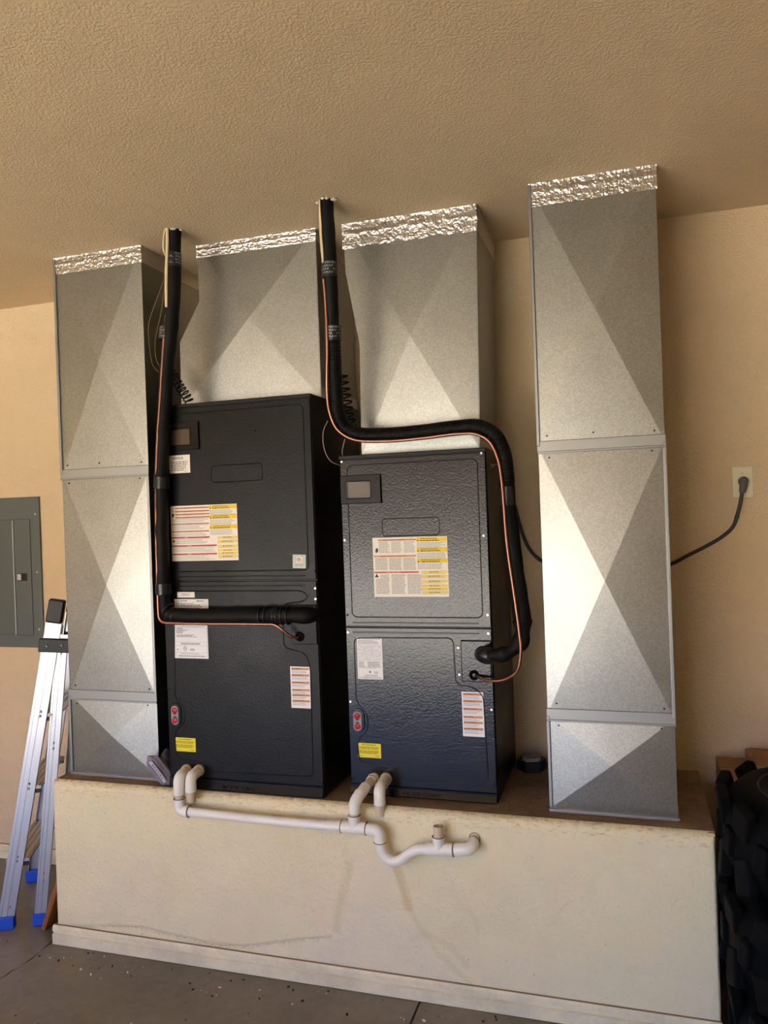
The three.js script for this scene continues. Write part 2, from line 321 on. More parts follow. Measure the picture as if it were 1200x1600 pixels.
// ------------------------------------------------------------------ sheet metal
// rectangular panel broken along its diagonals: four facets rising to the middle; outline (u, v) may have more corners
function brokenPanel(w, h, rise) {
  const n = 12, pos = [], uv = [], put = (u, v) => { const a = Math.abs(u / w - 0.5) * 2, b = Math.abs(v / h - 0.5) * 2; pos.push(u - w / 2, v, rise * (1 - Math.max(a, b))); uv.push(u, v); };
  for (const [A, B] of [[[0, 0], [w, 0]], [[w, 0], [w, h]], [[w, h], [0, h]], [[0, h], [0, 0]]]) { put(...A); put(...B); put(w / 2, h / 2); }
  const g = new THREE.BufferGeometry(); g.setAttribute('position', new THREE.Float32BufferAttribute(pos, 3)); g.setAttribute('uv', new THREE.Float32BufferAttribute(uv, 2)); g.computeVertexNormals();
  return g;
}
function fanPanel(outline, apex) { // outline [x,y,z] counter-clockwise
  const pos = [], uv = [];
  outline.forEach((a, i) => { const b = outline[(i + 1) % outline.length]; for (const p of [a, b, apex]) { pos.push(...p); uv.push(p[0] + p[2] * 0.9, p[1]); } });
  const g = new THREE.BufferGeometry(); g.setAttribute('position', new THREE.Float32BufferAttribute(pos, 3)); g.setAttribute('uv', new THREE.Float32BufferAttribute(uv, 2)); g.computeVertexNormals();
  return g;
}
// crumpled foil strip: grid over width u and height v, pushed in and out by noise
const crumpleN = tileNoise(256, 40, 121), crumpleM = tileNoise(256, 90, 122);
function foilStrip(A, U, Vv, N, seed, nu = 90, nv = 14, amp = 0.0022, lip = 0.0015) {
  const pos = [], uv = [], idx = [], r = mulberry(seed), off = Math.floor(r() * 256), edge = []; for (let i = 0; i <= nu; i++) edge.push(r() * 0.05);
  for (let j = 0; j <= nv; j++) for (let i = 0; i <= nu; i++) {
    const s = i / nu; let t = j / nv; if (j === 0) t -= edge[i] * 0.6;
    const q = (((Math.floor(j * 7 + off) & 255) * 256) + (Math.floor(i * 3.1 + off) & 255)), n = (crumpleN[q] - 0.5) * 1.3 + (crumpleM[q] - 0.5) * 0.7;
    const fold = 0.0022 * Math.exp(-Math.pow((t - 0.58 - 0.03 * Math.sin(i * 0.4)) / 0.07, 2)) + (j === nv ? lip : 0);
    const d = 0.0022 + amp * (n + 0.5) * (j === 0 ? 0.3 : 1) + fold;
    pos.push(A.x + U.x * s + Vv.x * t + N.x * d, A.y + U.y * s + Vv.y * t + N.y * d, A.z + U.z * s + Vv.z * t + N.z * d); uv.push(s * U.length(), t * Vv.length());
    if (i < nu && j < nv) { const k = j * (nu + 1) + i; idx.push(k, k + 1, k + nu + 1, k + 1, k + nu + 2, k + nu + 1); }
  }
  const g = new THREE.BufferGeometry(); g.setAttribute('position', new THREE.Float32BufferAttribute(pos, 3)); g.setAttribute('uv', new THREE.Float32BufferAttribute(uv, 2)); g.setIndex(idx); g.computeVertexNormals();
  return g;
}
function screwDots(parent, pts, z, r = 0.0032, mat = M.blackScrew, h = 0.003) { for (const [x, y] of pts) obj('screw', cyl(r, h, x, y, z + h / 2, 'z', 8, r * 0.8), mat, parent); }

function tallDuct(label, x0, x1, zf, zb, tapeY, rise, sidesSeen, seed) {
  const t = thing('sheet_metal_duct', label, 'duct', [x0, PLAT, zf]), w = x1 - x0, d = zf - zb, H = CEIL - PLAT;
  const cuts = [0.012, 0.325, 1.2155, H], seam = [-1, 1, -1];
  for (let k = 0; k < 3; k++) {
    const y0 = cuts[k], y1 = cuts[k + 1], h = y1 - y0, s = new THREE.Group(); s.name = 'duct_section'; t.add(s);
    obj('panel', brokenPanel(w, h, rise).translate(w / 2, y0, 0), M.galv, s);
    obj('panel', brokenPanel(d, h, rise * 0.6).rotateY(Math.PI / 2).translate(w, y0, -d / 2), M.galv, s);
    obj('panel', brokenPanel(d, h, rise * 0.6).rotateY(-Math.PI / 2).translate(0, y0, -d / 2), M.galv, s);
    obj('panel', bx(0, w, y0, y1, -d, -d + 0.002), M.galv, s);
    // standing lock seam down one front edge
    const sx = seam[k] < 0 ? -0.0045 : w - 0.0065;
    obj('lock_seam', rbx(sx, sx + 0.011, y0 + 0.004, y1 - 0.004, -0.006, 0.0075, 0.002), M.galvEdge, s);
    const m = 0.03; screwDots(s, [[m + 0.005, y1 - 0.035], [w - m - 0.01, y1 - 0.03], ...(k ? [[m, y0 + 0.038], [w - m, y0 + 0.034]] : [])], 0.002);
    if (k === 2) screwDots(s, [[w * 0.45, y0 + 0.04]], 0.003);
  }
  for (const k of [1, 2]) { const y = cuts[k]; obj('drive_cleat', [rbx(-0.004, w + 0.004, y - 0.021, y + 0.021, -0.004, 0.006, 0.002), rbx(-0.004, w + 0.004, y - 0.021, y - 0.014, 0.002, 0.0095, 0.002), rbx(w - 0.002, w + 0.005, y - 0.02, y + 0.02, -d, 0.0, 0.002)], M.galvEdge, t); }
  obj('base_flange', [rbx(-0.006, w + 0.006, 0.0, 0.012, -d - 0.0, 0.008, 0.002)], M.galvEdge, t);
  const th = CEIL - tapeY;
  obj('foil_tape', [foilStrip(V(-0.004, H - th, 0), V(w + 0.008, 0, 0), V(0, th, 0), V(0, 0, 1), seed), foilStrip(V(w, H - th, 0.002), V(0, 0, -d), V(0, th, 0), V(1, 0, 0), seed + 1), foilStrip(V(0, H - th, 0.002), V(0, 0, -d), V(0, th, 0), V(-1, 0, 0), seed + 2)], M.foil, t, 'crumpled silver foil tape at the ceiling');
  return t;
}
tallDuct('tall narrow galvanized duct nearest the ladder, cross-broken in three sections', 0.031, 0.437, -0.0857, -0.57, 2.675, 0.014, 1, 201);
tallDuct('tall galvanized duct nearest the wall outlet, cross-broken in three sections', 1.941, 2.339, -0.0857, -0.55, 2.664, 0.015, 0, 211);

function plenum(label, outlineL, xr, yBot, zf, zb, tapeY, apex, seed, trFix) {
  // outlineL: left edge from top to bottom [x, y]
  const t = thing('sheet_metal_plenum', label, 'duct', [0, 0, 0]), [tl] = outlineL, rise = 0.014;
  // keep extra left-edge corners in the plane of the left facet
  const a = V(tl[0], tl[1], zf), bl = outlineL[outlineL.length - 1], b = V(bl[0], bl[1], zf), ap = V(apex[0], apex[1], zf + rise), pl = new THREE.Plane().setFromCoplanarPoints(a, b, ap);
  const left = outlineL.map(([x, y]) => [x, y, (-pl.constant - pl.normal.x * x - pl.normal.y * y) / pl.normal.z]);
  const xrB = trFix ?? xr;
  obj('panel', fanPanel([...left, [xrB, yBot, zf], [xr, CEIL, zf]], [ap.x, ap.y, ap.z]), M.galv, t);
  obj('panel', fanPanel([[xrB, yBot, zf], [xrB, yBot, zb], [xr, CEIL, zb], [xr, CEIL, zf]], [(xr + xrB) / 2 + 0.006, (yBot + CEIL) / 2, (zf + zb) / 2]), M.galv, t);
  for (let i = 0; i < left.length - 1; i++) { const p = left[i], q = left[i + 1]; obj('panel', fanPanel([p, [p[0], p[1], zb], [q[0], q[1], zb], q], [(p[0] + q[0]) / 2 - 0.002, (p[1] + q[1]) / 2, (zf + zb) / 2]), M.galv, t); }
  obj('panel', fanPanel([[bl[0], yBot, zb], [xrB, yBot, zb], [xr, CEIL, zb], [tl[0], CEIL, zb]], [(xr + tl[0]) / 2, 2.4, zb - 0.002]), M.galv, t);
  const edge = new THREE.LineCurve3(V(xrB, yBot, zf + 0.001), V(xr, CEIL - 0.02, zf + 0.001));
  obj('lock_seam', sweep(edge, 0.003, 2, 8), M.galvEdge, t);
  const th = CEIL - tapeY;
  obj('foil_tape', [foilStrip(V(tl[0] - 0.004, tapeY, zf), V(xr - tl[0] + 0.006, 0, 0), V(0, th, 0), V(0, 0, 1), seed, 110, 16, 0.0026), foilStrip(V(xr, tapeY, zf + 0.002), V(0, 0, zb - zf), V(0, th, 0), V(1, 0, 0), seed + 1), foilStrip(V(tl[0], tapeY, zf), V(0, 0, zb - zf), V(0, th, 0), V(-1, 0, 0), seed + 2)], M.foil, t, 'crumpled silver foil tape at the ceiling');
  obj('base_tape', [foilStrip(V(xrB, yBot, zf), V(0, 0, zb - zf), V(0.012, 0.045, 0).set(-0.002, 0.045, 0), V(1, 0, 0), seed + 3, 40, 4, 0.001, 0)], M.foil, t);
  return t;
}
plenum('wide galvanized plenum box on top of the taller black air handler', [[0.633, CEIL], [0.634, 2.52], [0.538, 2.37], [0.536, 2.1]], 1.135, 2.1, -0.179, -0.585, 2.692, [0.852, 2.43], 221);
plenum('galvanized plenum with heavy foil collar on top of the shorter air handler', [[1.243, CEIL], [1.246, 2.56], [1.292, 2.29], [1.284, 1.876]], 1.744, 1.876, -0.186, -0.565, 2.648, [1.49, 2.3], 231, 1.727);

// ------------------------------------------------------------------ printed labels
const rl = mulberry(901);
function lines(c, x, y, w, rows, pitch, col = 'rgba(60,60,60,0.75)', thick = 0.42, ragged = 0.25) { // rows of print too small to read
  c.fillStyle = col;
  for (let k = 0; k < rows; k++) { let q = x; const end = x + w * (1 - ragged * rl()); while (q < end) { const ww = Math.min(end - q, pitch * (0.5 + 1.6 * rl())); c.fillRect(q, y + k * pitch, ww, pitch * thick); q += ww + pitch * 0.35; } }
}
function bar(c, x, y, w, h, fill, text, ink = '#2a1a10', align = 0.5, tri = true) {
  c.fillStyle = fill; c.fillRect(x, y, w, h); c.fillStyle = ink; c.font = `bold ${Math.round(h * 0.72)}px sans-serif`; c.textBaseline = 'middle'; c.textAlign = 'left';
  const tw = c.measureText(text).width, x0 = x + (w - tw) * align + (tri ? h * 0.4 : 0); c.fillText(text, x0, y + h * 0.54);
  if (tri) { c.beginPath(); c.moveTo(x0 - h * 1.05, y + h * 0.85); c.lineTo(x0 - h * 0.25, y + h * 0.85); c.lineTo(x0 - h * 0.65, y + h * 0.12); c.fill(); }
}
function yellowSide(c, x, W, H, x2) {
  const Y = '#f2d21c', YL = '#f0d654';
  [['ATTENTION INSTALLER', 0.012], ['ATENCIÓN INSTALADOR', 0.185], ['ATTENTION INSTALLATEUR', 0.365]].forEach(([t, k]) => {
    c.fillStyle = Y; c.fillRect(x, k * H, W - x - 4, H * 0.07); c.fillStyle = '#3a3010'; c.font = `bold ${Math.round(H * 0.026)}px sans-serif`; c.textAlign = 'left'; c.textBaseline = 'middle'; c.fillText(t, x + W * 0.05, k * H + H * 0.022); lines(c, x + W * 0.05, k * H + H * 0.044, W * 0.27, 1, H * 0.026, '#4a3c10', 0.6, 0.1);
    c.beginPath(); c.moveTo(x + 6, k * H + H * 0.062); c.lineTo(x + 26, k * H + H * 0.062); c.lineTo(x + 16, k * H + H * 0.026); c.fill();
    lines(c, x + 6, k * H + H * 0.085, W - x - 20, 5, H * 0.02, 'rgba(80,80,80,0.6)');
  });
  [['CAUTION', 0.57], ['PRECAUCIÓN', 0.64], ['ATTENTION', 0.725], ['CAUTION', 0.8], ['PRECAUCIÓN', 0.85], ['ATTENTION', 0.91]].forEach(([t, k]) => { bar(c, x2, k * H, W - x2 - 6, H * 0.036, YL, t, '#4a3d12'); if (k !== 0.8) lines(c, x2, k * H + H * 0.042, W - x2 - 14, 1, H * 0.018, 'rgba(90,90,90,0.5)'); });
}
const labelTex = {
  warnA: canvasTex(900, 690, (c, W, H) => {
    c.fillStyle = '#f0ece4'; c.fillRect(0, 0, W, H);
    [['WARNING', 0.03], ['ADVERTENCIA', 0.09], ['AVERTISSEMENT', 0.145], ['WARNING', 0.2]].forEach(([t, k]) => { bar(c, W * 0.07, k * H, W * 0.52, H * 0.024, '#b9713f', t, '#5a2a12', 0.35, true); lines(c, W * 0.08, k * H + H * 0.03, W * 0.5, 1, H * 0.016, 'rgba(110,90,80,0.45)'); });
    c.fillStyle = '#1c1c1c'; c.beginPath(); c.ellipse(W * 0.035, H * 0.17, 14, 24, 0.2, 0, 7); c.fill();
    c.strokeStyle = '#c0703c'; c.lineWidth = 4; c.beginPath(); c.arc(W * 0.035, H * 0.08, 16, 0, 5); c.stroke();
    lines(c, W * 0.02, H * 0.24, W * 0.56, 4, H * 0.017, 'rgba(90,90,90,0.55)');
    bar(c, 4, H * 0.32, W * 0.575, H * 0.022, '#b9713f', 'ADVERTENCIA', '#5a2a12', 0.5, false); lines(c, 8, H * 0.355, W * 0.55, 5, H * 0.017, 'rgba(90,90,90,0.55)');
    bar(c, 4, H * 0.455, W * 0.575, H * 0.022, '#b9713f', 'AVERTISSEMENT', '#5a2a12', 0.5, false); lines(c, 8, H * 0.49, W * 0.55, 4, H * 0.017, 'rgba(90,90,90,0.55)');
    [['DANGER', 0.565, 0.575], ['PELIGRO', 0.715, 0.68], ['DANGER', 0.865, 0.68]].forEach(([t, k, w]) => { bar(c, 4, k * H, W * w, H * 0.024, '#b3142f', t, '#f0d8d8', 0.38, false); lines(c, k < 0.6 ? 70 : 8, k * H + H * 0.034, W * w - (k < 0.6 ? 80 : 20), 6, H * 0.0165, 'rgba(90,90,90,0.55)'); });
    c.fillStyle = '#222'; c.beginPath(); c.moveTo(14, H * 0.655); c.lineTo(50, H * 0.655); c.lineTo(32, H * 0.605); c.fill();
    yellowSide(c, W * 0.59, W, H, W * 0.7);
  }),
  warnB: canvasTex(900, 690, (c, W, H) => {
    c.fillStyle = '#f0eee8'; c.fillRect(0, 0, W, H);
    bar(c, W * 0.075, H * 0.03, W * 0.52, H * 0.026, '#d08a55', 'WARNING    ADVERTENCIA    AVERTISSEMENT', '#7a3a16', 0.3, false);
    for (let k = 0; k < 3; k++) { lines(c, W * (0.085 + 0.17 * k), H * 0.07, W * 0.155, 11, H * 0.018, 'rgba(80,80,80,0.6)'); lines(c, W * (0.03 + 0.19 * k), H * 0.345, W * 0.175, 12, H * 0.0175, 'rgba(80,80,80,0.65)', 0.5, 0.12); lines(c, W * (0.03 + 0.215 * k), H * 0.625, W * 0.19, 18, H * 0.0185, 'rgba(80,80,80,0.65)', 0.5, 0.12); }
    c.fillStyle = '#f0eee8'; c.fillRect(4, H * 0.6, W * 0.09, H * 0.09);
    c.fillStyle = '#222'; c.beginPath(); c.ellipse(W * 0.055, H * 0.215, 17, 28, 0.2, 0, 7); c.fill(); c.beginPath(); c.moveTo(14, H * 0.67); c.lineTo(62, H * 0.67); c.lineTo(38, H * 0.605); c.fill();
    bar(c, 10, H * 0.3, W * 0.575, H * 0.03, '#dc9560', 'WARNING    ADVERTENCIA    AVERTISSEMENT', '#8a4418', 0.4, false);
    bar(c, 10, H * 0.575, W * 0.6, H * 0.024, '#c43a44', 'DANGER    PELIGRO    DANGER', '#e9c0c0', 0.4, false);
    yellowSide(c, W * 0.595, W, H, W * 0.645);
  }),
  notice: canvasTex(360, 290, (c, W, H) => { c.fillStyle = '#eee6dc'; c.fillRect(0, 0, W, H); c.fillStyle = '#2c241c'; c.font = 'bold 50px sans-serif'; c.textAlign = 'center'; c.fillText('NOTICE', W * 0.42, 68); lines(c, 28, 100, 290, 6, 27, '#6a5f55', 0.5, 0.3); lines(c, 250, 258, 70, 1, 14, '#6a5f55'); }),
  strip: canvasTex(360, 96, (c, W, H) => { c.fillStyle = '#e9e6e2'; c.fillRect(0, 0, W, H); lines(c, 90, 22, 180, 3, 18, '#8a8680', 0.45, 0.4); }),
  strip2: canvasTex(640, 190, (c, W, H) => { c.fillStyle = '#e4e5e2'; c.fillRect(0, 0, W, H); lines(c, 40, 20, 70, 6, 24, '#b09a80', 0.5, 0.2); lines(c, 130, 24, 120, 1, 26, '#555', 0.5); lines(c, 430, 24, 170, 1, 26, '#444', 0.6); lines(c, 130, 68, 300, 1, 26, '#7d8a92', 0.5); lines(c, 130, 96, 440, 3, 26, '#5c656c', 0.55, 0.2); }),
  data: canvasTex(560, 520, (c, W, H) => {
    c.fillStyle = '#eef0f2'; c.fillRect(0, 0, W, H); lines(c, 20, 18, 500, 1, 22, '#9aa0a4', 0.35, 0.05); lines(c, 40, 46, 200, 6, 15, '#4a4e52', 0.5, 0.5); lines(c, 40, 150, 360, 3, 15, '#4a4e52', 0.55, 0.35);
    c.strokeStyle = '#6a6e72'; c.lineWidth = 2; c.strokeRect(18, 40, W - 36, H - 70); for (const y of [262, 320, 430]) { c.beginPath(); c.moveTo(18, y); c.lineTo(W - 18, y); c.stroke(); }
    lines(c, 110, 280, 340, 2, 14, '#4a4e52', 0.6, 0.1); c.fillStyle = '#3c4044'; c.font = 'bold 40px sans-serif'; c.fillText('ᶜ', 0, -99); c.beginPath(); c.ellipse(180, 365, 22, 32, 0, 0, 7); c.lineWidth = 7; c.strokeStyle = '#3c4044'; c.stroke(); lines(c, 160, 360, 44, 1, 16, '#3c4044'); lines(c, 45, 372, 26, 3, 11, '#3c4044'); lines(c, 260, 370, 80, 3, 10, '#3c4044', 0.6); lines(c, 100, 440, 340, 2, 13, '#7a7e82', 0.4); lines(c, 70, 478, 440, 1, 22, '#5a5e62', 0.5, 0.02);
  }),
  dataB: canvasTex(420, 640, (c, W, H) => {
    c.fillStyle = '#eff0ee'; c.fillRect(0, 0, W, H); lines(c, 20, 20, 380, 1, 22, '#777b7e', 0.5, 0.1); lines(c, 20, 46, 380, 5, 13, '#8a8e90', 0.4, 0.4);
    c.strokeStyle = '#b4b8ba'; c.lineWidth = 1.5; for (let i = 0; i <= 9; i++) { const x = 20 + i * 42; c.beginPath(); c.moveTo(x, 120); c.lineTo(x, 360); c.stroke(); } for (let k = 0; k <= 14; k++) { c.beginPath(); c.moveTo(20, 120 + k * 17); c.lineTo(400, 120 + k * 17); c.stroke(); }
    for (let k = 0; k < 14; k++) for (let i = 0; i < 9; i++) if (rl() < 0.7) lines(c, 26 + i * 42, 126 + k * 17, 30, 1, 12, '#9b9fa2', 0.4, 0.4);
    lines(c, 24, 372, 130, 7, 13, '#85898c', 0.5, 0.4); lines(c, 170, 372, 230, 7, 13, '#808488', 0.5, 0.2); lines(c, 24, 466, 370, 1, 14, '#999', 0.4); c.fillStyle = '#5a5e60'; c.beginPath(); c.ellipse(206, 530, 12, 18, 0, 0, 7); c.fill(); lines(c, 280, 524, 80, 3, 12, '#8a8e90', 0.5, 0.3); lines(c, 120, 576, 230, 2, 12, '#85898c', 0.5, 0.2); lines(c, 24, 610, 370, 1, 16, '#777', 0.6, 0.05);
  }),
  orange: canvasTex(380, 740, (c, W, H) => {
    c.fillStyle = '#efeeec'; c.fillRect(0, 0, W, H);
    [['WARNING', 0.03], ['ADVERTENCIA', 0.185], ['AVERTISSEMENT', 0.36], ['WARNING', 0.54], ['ADVERTENCIA', 0.665], ['AVERTISSEMENT', 0.805]].forEach(([t, k], i) => { bar(c, 24, k * H, W - 48, H * 0.048, '#d08a4e', t, '#54300f', 0.18, true); lines(c, 28, k * H + H * 0.062, W - 60, i > 2 && i < 5 ? 3 : 4, H * 0.02, 'rgba(95,95,105,0.6)', 0.45, 0.3); });
  }),
  yellow: canvasTex(360, 220, (c, W, H) => { c.fillStyle = '#ecdc12'; c.fillRect(0, 0, W, H); lines(c, 60, 18, 240, 1, 22, '#6a6208', 0.55, 0.05); lines(c, 22, 56, 310, 2, 22, '#6f6708', 0.5, 0.12); lines(c, 22, 112, 310, 3, 18, '#6f6708', 0.55, 0.1); lines(c, 22, 190, 70, 1, 16, '#7a7210'); lines(c, 270, 190, 70, 1, 16, '#7a7210'); }),
  square: canvasTex(256, 256, (c, W, H) => { c.fillStyle = '#c9d6d4'; c.fillRect(0, 0, W, H); c.fillStyle = '#f2efe9'; c.fillRect(74, 44, 104, 110); c.lineWidth = 15; c.strokeStyle = '#7a4a44'; c.beginPath(); c.arc(126, 100, 32, 2.2, 5.2); c.stroke(); c.strokeStyle = '#cf8f8a'; c.beginPath(); c.arc(126, 100, 32, 5.4, 8.4); c.stroke(); c.fillStyle = '#b4676a'; c.beginPath(); c.ellipse(134, 96, 10, 26, 0.3, 0, 7); c.fill(); lines(c, 168, 18, 50, 1, 12, '#333', 0.6); lines(c, 40, 176, 180, 3, 16, '#8f9c9e', 0.5, 0.2); }),
};
const paper = Object.fromEntries(Object.entries(labelTex).map(([k, t]) => [k, S({ map: t, roughness: 0.55 })]));
function sticker(parent, kind, x0, x1, y0, y1, z, label, tilt = 0) {
  const g = new THREE.BoxGeometry(x1 - x0, y1 - y0, 0.0006), m = obj('label_sticker', g, paper[kind], parent, label);
  m.position.set((x0 + x1) / 2, (y0 + y1) / 2, z + 0.0004); m.rotation.z = tilt;
}

const font = await new FontLoader().loadAsync('fonts/droid/droid_sans_bold.typeface.json');
function emboss(text, size, depth) { return new TextGeometry(text, { font, size, depth, curveSegments: 2, bevelEnabled: false }); }

// ------------------------------------------------------------------ air handlers
function airHandler(o) {
  const t = thing('air_handler', o.label, 'air handler', [o.x, PLAT, o.z]), { w, h, d, split, ft } = o, P = 0.006, pm = o.panel;
  obj('cabinet', [rbx(0, w, 0.004, h, -d, 0, 0.004), bx(0.004, w - 0.004, 0.0, 0.01, -d + 0.01, -0.01)], M.cabinet, t);
  obj('top_cap', rbx(-0.001, w + 0.001, h - 0.012, h + 0.001, -d, 0.0085, 0.003), M.cabinet, t);
  const up = obj('access_panel', rbx(0.003, w - 0.003, split + 0.002, h - 0.015, -0.002, P, 0.0025), pm, t);
  const lo = obj('coil_panel', rbx(0.003, w - 0.003, ft + 0.002, split - 0.002, -0.002, P, 0.0025), pm, t);
  // filter cover: its face leans back like a sill, so that it mirrors the sky above the driveway
  const lean = 0.012, fs = new THREE.Shape(); fs.moveTo(-0.002, 0.006); fs.lineTo(P + lean, 0.006); fs.lineTo(P + lean + 0.0005, 0.009); fs.lineTo(P + 0.001, ft - 0.009); fs.lineTo(P + 0.003, ft - 0.008); fs.lineTo(P + 0.003, ft - 0.002); fs.lineTo(-0.002, ft - 0.001); fs.closePath();
  const fg = new THREE.ExtrudeGeometry(fs, { depth: w - 0.008, bevelEnabled: false }).rotateY(-Math.PI / 2).translate(w - 0.004, 0, 0), fh = ft - 0.018, tilt = Math.atan2(lean, fh);
  const fc = obj('filter_cover', metricUV(fg), pm, t);
  obj('raised_lettering', emboss('FILTER COVER', 0.0125, 0.0035).scale(1.2, 1, 1).rotateX(-tilt).translate(o.text - 0.006, 0.0125, P + lean - 0.0018), M.gloss, fc, 'raised lettering on the filter cover');
  const ridge = (pts, r, parent, rr = 0.0022) => obj('embossed_bead', sweep(sampled(filletPath(pts, r, true), 0.01), rr, Math.round(sampled(filletPath(pts, r, true), 0.02).getLength() / 0.008), 8, false), pm, parent);
  const z = P, rect = (x0, x1, y0, y1) => [[x0, y0, z], [x1, y0, z], [x1, y1, z], [x0, y1, z]];
  ridge(rect(0.03, w - 0.031, split + 0.036, h - 0.036), 0.022, up);
  ridge(rect(...o.badge), 0.012, up, 0.0018);
  for (const [y, par] of [[split + 0.016, up], [split - 0.019, lo]]) obj('pressed_rib', rbx(0.03, w - 0.045, y - 0.0025, y + 0.0025, P - 0.002, P + 0.0022, 0.0018), pm, par);
  ridge(o.loop.map(([x, y]) => [x, y, z]), 0.024, lo);
  // sight window
  const [wx0, wx1, wy0, wy1] = o.win, fr = new THREE.Shape(), hole = new THREE.Path(); fr.moveTo(wx0, wy0); fr.lineTo(wx1, wy0); fr.lineTo(wx1, wy1); fr.lineTo(wx0, wy1); fr.closePath();
  const [gx0, gx1, gy0, gy1] = o.glass; hole.moveTo(gx0, gy0); hole.lineTo(gx0, gy1); hole.lineTo(gx1, gy1); hole.lineTo(gx1, gy0); hole.closePath(); fr.holes.push(hole);
  const win = obj('sight_window', new THREE.ExtrudeGeometry(fr, { depth: 0.007, bevelEnabled: true, bevelSize: 0.0025, bevelThickness: 0.0025, bevelSegments: 2 }).translate(0, 0, P), M.gloss, t, 'black framed sight window');
  obj('window_back', bx(gx0, gx1, gy0, gy1, P, P + 0.001), M.windowBack, win);
  obj('window_lens', new RoundedBoxGeometry(gx1 - gx0 + 0.004, gy1 - gy0 + 0.004, 0.016, 4, 0.0075).translate((gx0 + gx1) / 2, (gy0 + gy1) / 2, P + 0.01), M.clear, win, 'clear bulging window lens');
  for (const [sx, sy] of [[wx1 - 0.012, wy0 + 0.015], [wx1 - 0.014, wy1 - 0.012], [wx0 + 0.006, wy0 + 0.008], [wx0 + 0.006, wy1 - 0.008]]) obj('screw', cyl(0.0035, 0.003, sx, sy, P + 0.011, 'z', 10), M.gloss, win);
  // refrigerant connection plate
  const [px0, px1, py0, py1] = o.plate, pl = obj('connection_plate', rbx(px0, px1, py0, py1, P - 0.002, P + 0.009, 0.0015), pm, t, 'small plate where the refrigerant pipes enter');
  obj('shadow_backing', bx(px0 - 0.0025, px1 + 0.001, py0 - 0.0025, py1 + 0.0025, P - 0.002, P + 0.004), M.dark, pl);  // dark backing added to draw a shadow gap round the plate
  obj('grommet', new THREE.TorusGeometry(0.012, 0.006, 8, 20).translate(...o.grommet, P + 0.01), M.rubber, pl);
  // red capped service ports
  const [qx, qy] = o.port, stad = (r, hh) => { const s = new THREE.Shape(); s.absarc(0, hh, r, 0, Math.PI); s.absarc(0, -hh, r, Math.PI, Math.PI * 2); s.closePath(); return s; };
  const port = obj('service_port', new THREE.ExtrudeGeometry(stad(0.024, 0.021), { depth: 0.003, bevelEnabled: true, bevelSize: 0.0015, bevelThickness: 0.0015, bevelSegments: 2, curveSegments: 14 }).translate(qx, qy, P), pm, t);
  obj('port_plate', new THREE.ExtrudeGeometry(stad(0.0155, 0.0205), { depth: 0.002, bevelEnabled: false, curveSegments: 14 }).translate(qx, qy, P + 0.004), M.portGrey, port);
  for (const s of [-1, 1]) { obj('red_cap', new THREE.LatheGeometry([[0, 0.006], [0.005, 0.006], [0.006, 0.004], [0.009, 0.004], [0.0115, 0.003], [0.012, 0]].map((p) => new THREE.Vector2(...p)), 20).rotateX(Math.PI / 2).translate(qx, qy + s * 0.019, P + 0.006), M.red, port, 'red drain cap'); obj('cap_slot', bx(qx - 0.006, qx + 0.006, qy + s * 0.0055 - 0.0018, qy + s * 0.0055 + 0.0018, P + 0.0055, P + 0.007), M.dark, port); }
  for (const [x, y, k] of o.screws) obj('screw', cyl(0.0048, 0.004, x, y, P + 0.001, 'z', 6, 0.004), k ? M.screw : M.blackScrew, t);
  for (const s of o.stickers) sticker(t, ...s);
  return t;
}
{
  const X = 0.515, L = (x) => x - X, Y = (y) => y - PLAT, P = 0.006;
  airHandler({
    label: 'taller black air handler beside the narrow duct, partly behind its pipe', x: X, z: -0.0417, w: 0.634, h: 1.453, d: 0.52, split: Y(1.43), ft: 0.043, panel: M.panelA, text: L(0.752),
    badge: [L(0.741), L(0.949), Y(1.797), Y(1.859)], win: [L(0.535), L(0.693), Y(1.926), Y(2.027)], glass: [L(0.557), L(0.66), Y(1.942), Y(2.006)],
    plate: [L(1.046), L(1.144), Y(1.201), Y(1.339)], grommet: [L(1.079), Y(1.228)], port: [L(0.551), Y(0.921)],
    loop: [[0.564, 1.392], [1.09, 1.392], [1.115, 1.37], [1.09, 1.352], [1.013, 1.345], [1.01, 1.185], [1.095, 1.168], [1.112, 1.12], [1.108, 0.722], [0.665, 0.715], [0.63, 0.752], [0.548, 0.756], [0.545, 0.86], [0.59, 0.89], [0.59, 0.95], [0.55, 0.985]].map(([x, y]) => [L(x), Y(y)]),
    screws: [[L(1.14), Y(2.075), 0], [L(1.142), Y(1.785), 0], [L(1.14), Y(1.46), 0], [L(1.142), Y(1.4), 1], [L(1.142), Y(1.362), 1], [L(1.13), Y(1.21), 1], [L(1.132), Y(1.04), 0], [L(0.525), Y(1.02), 0], [L(0.525), Y(0.72), 0], [L(1.142), Y(0.7), 0], [L(0.525), Y(0.66), 1], [L(1.142), Y(0.662), 1]],
    stickers: [['notice', L(0.563), L(0.652), Y(1.839), Y(1.907), P, 'white sticker headed NOTICE'], ['warnA', L(0.561), L(0.841), Y(1.506), Y(1.715), P, 'large yellow, red and orange warning label'], ['square', L(1.058), L(1.109), Y(1.473), Y(1.522), P + 0.0005, 'small pale square sticker with a round emblem', -0.03],
      ['strip', L(0.577), L(0.651), Y(1.368), Y(1.389), P], ['strip2', L(0.56), L(0.708), Y(1.32), Y(1.362), P, 'silver-grey serial number strip'], ['data', L(0.557), L(0.701), Y(1.138), Y(1.264), P, 'white data plate sticker'], ['orange', L(1.033), L(1.111), Y(0.968), Y(1.118), P + 0.0006, 'white label with six orange bars'], ['yellow', L(0.545), L(0.633), Y(0.784), Y(0.836), P, 'plain yellow sticker']],
  });
}
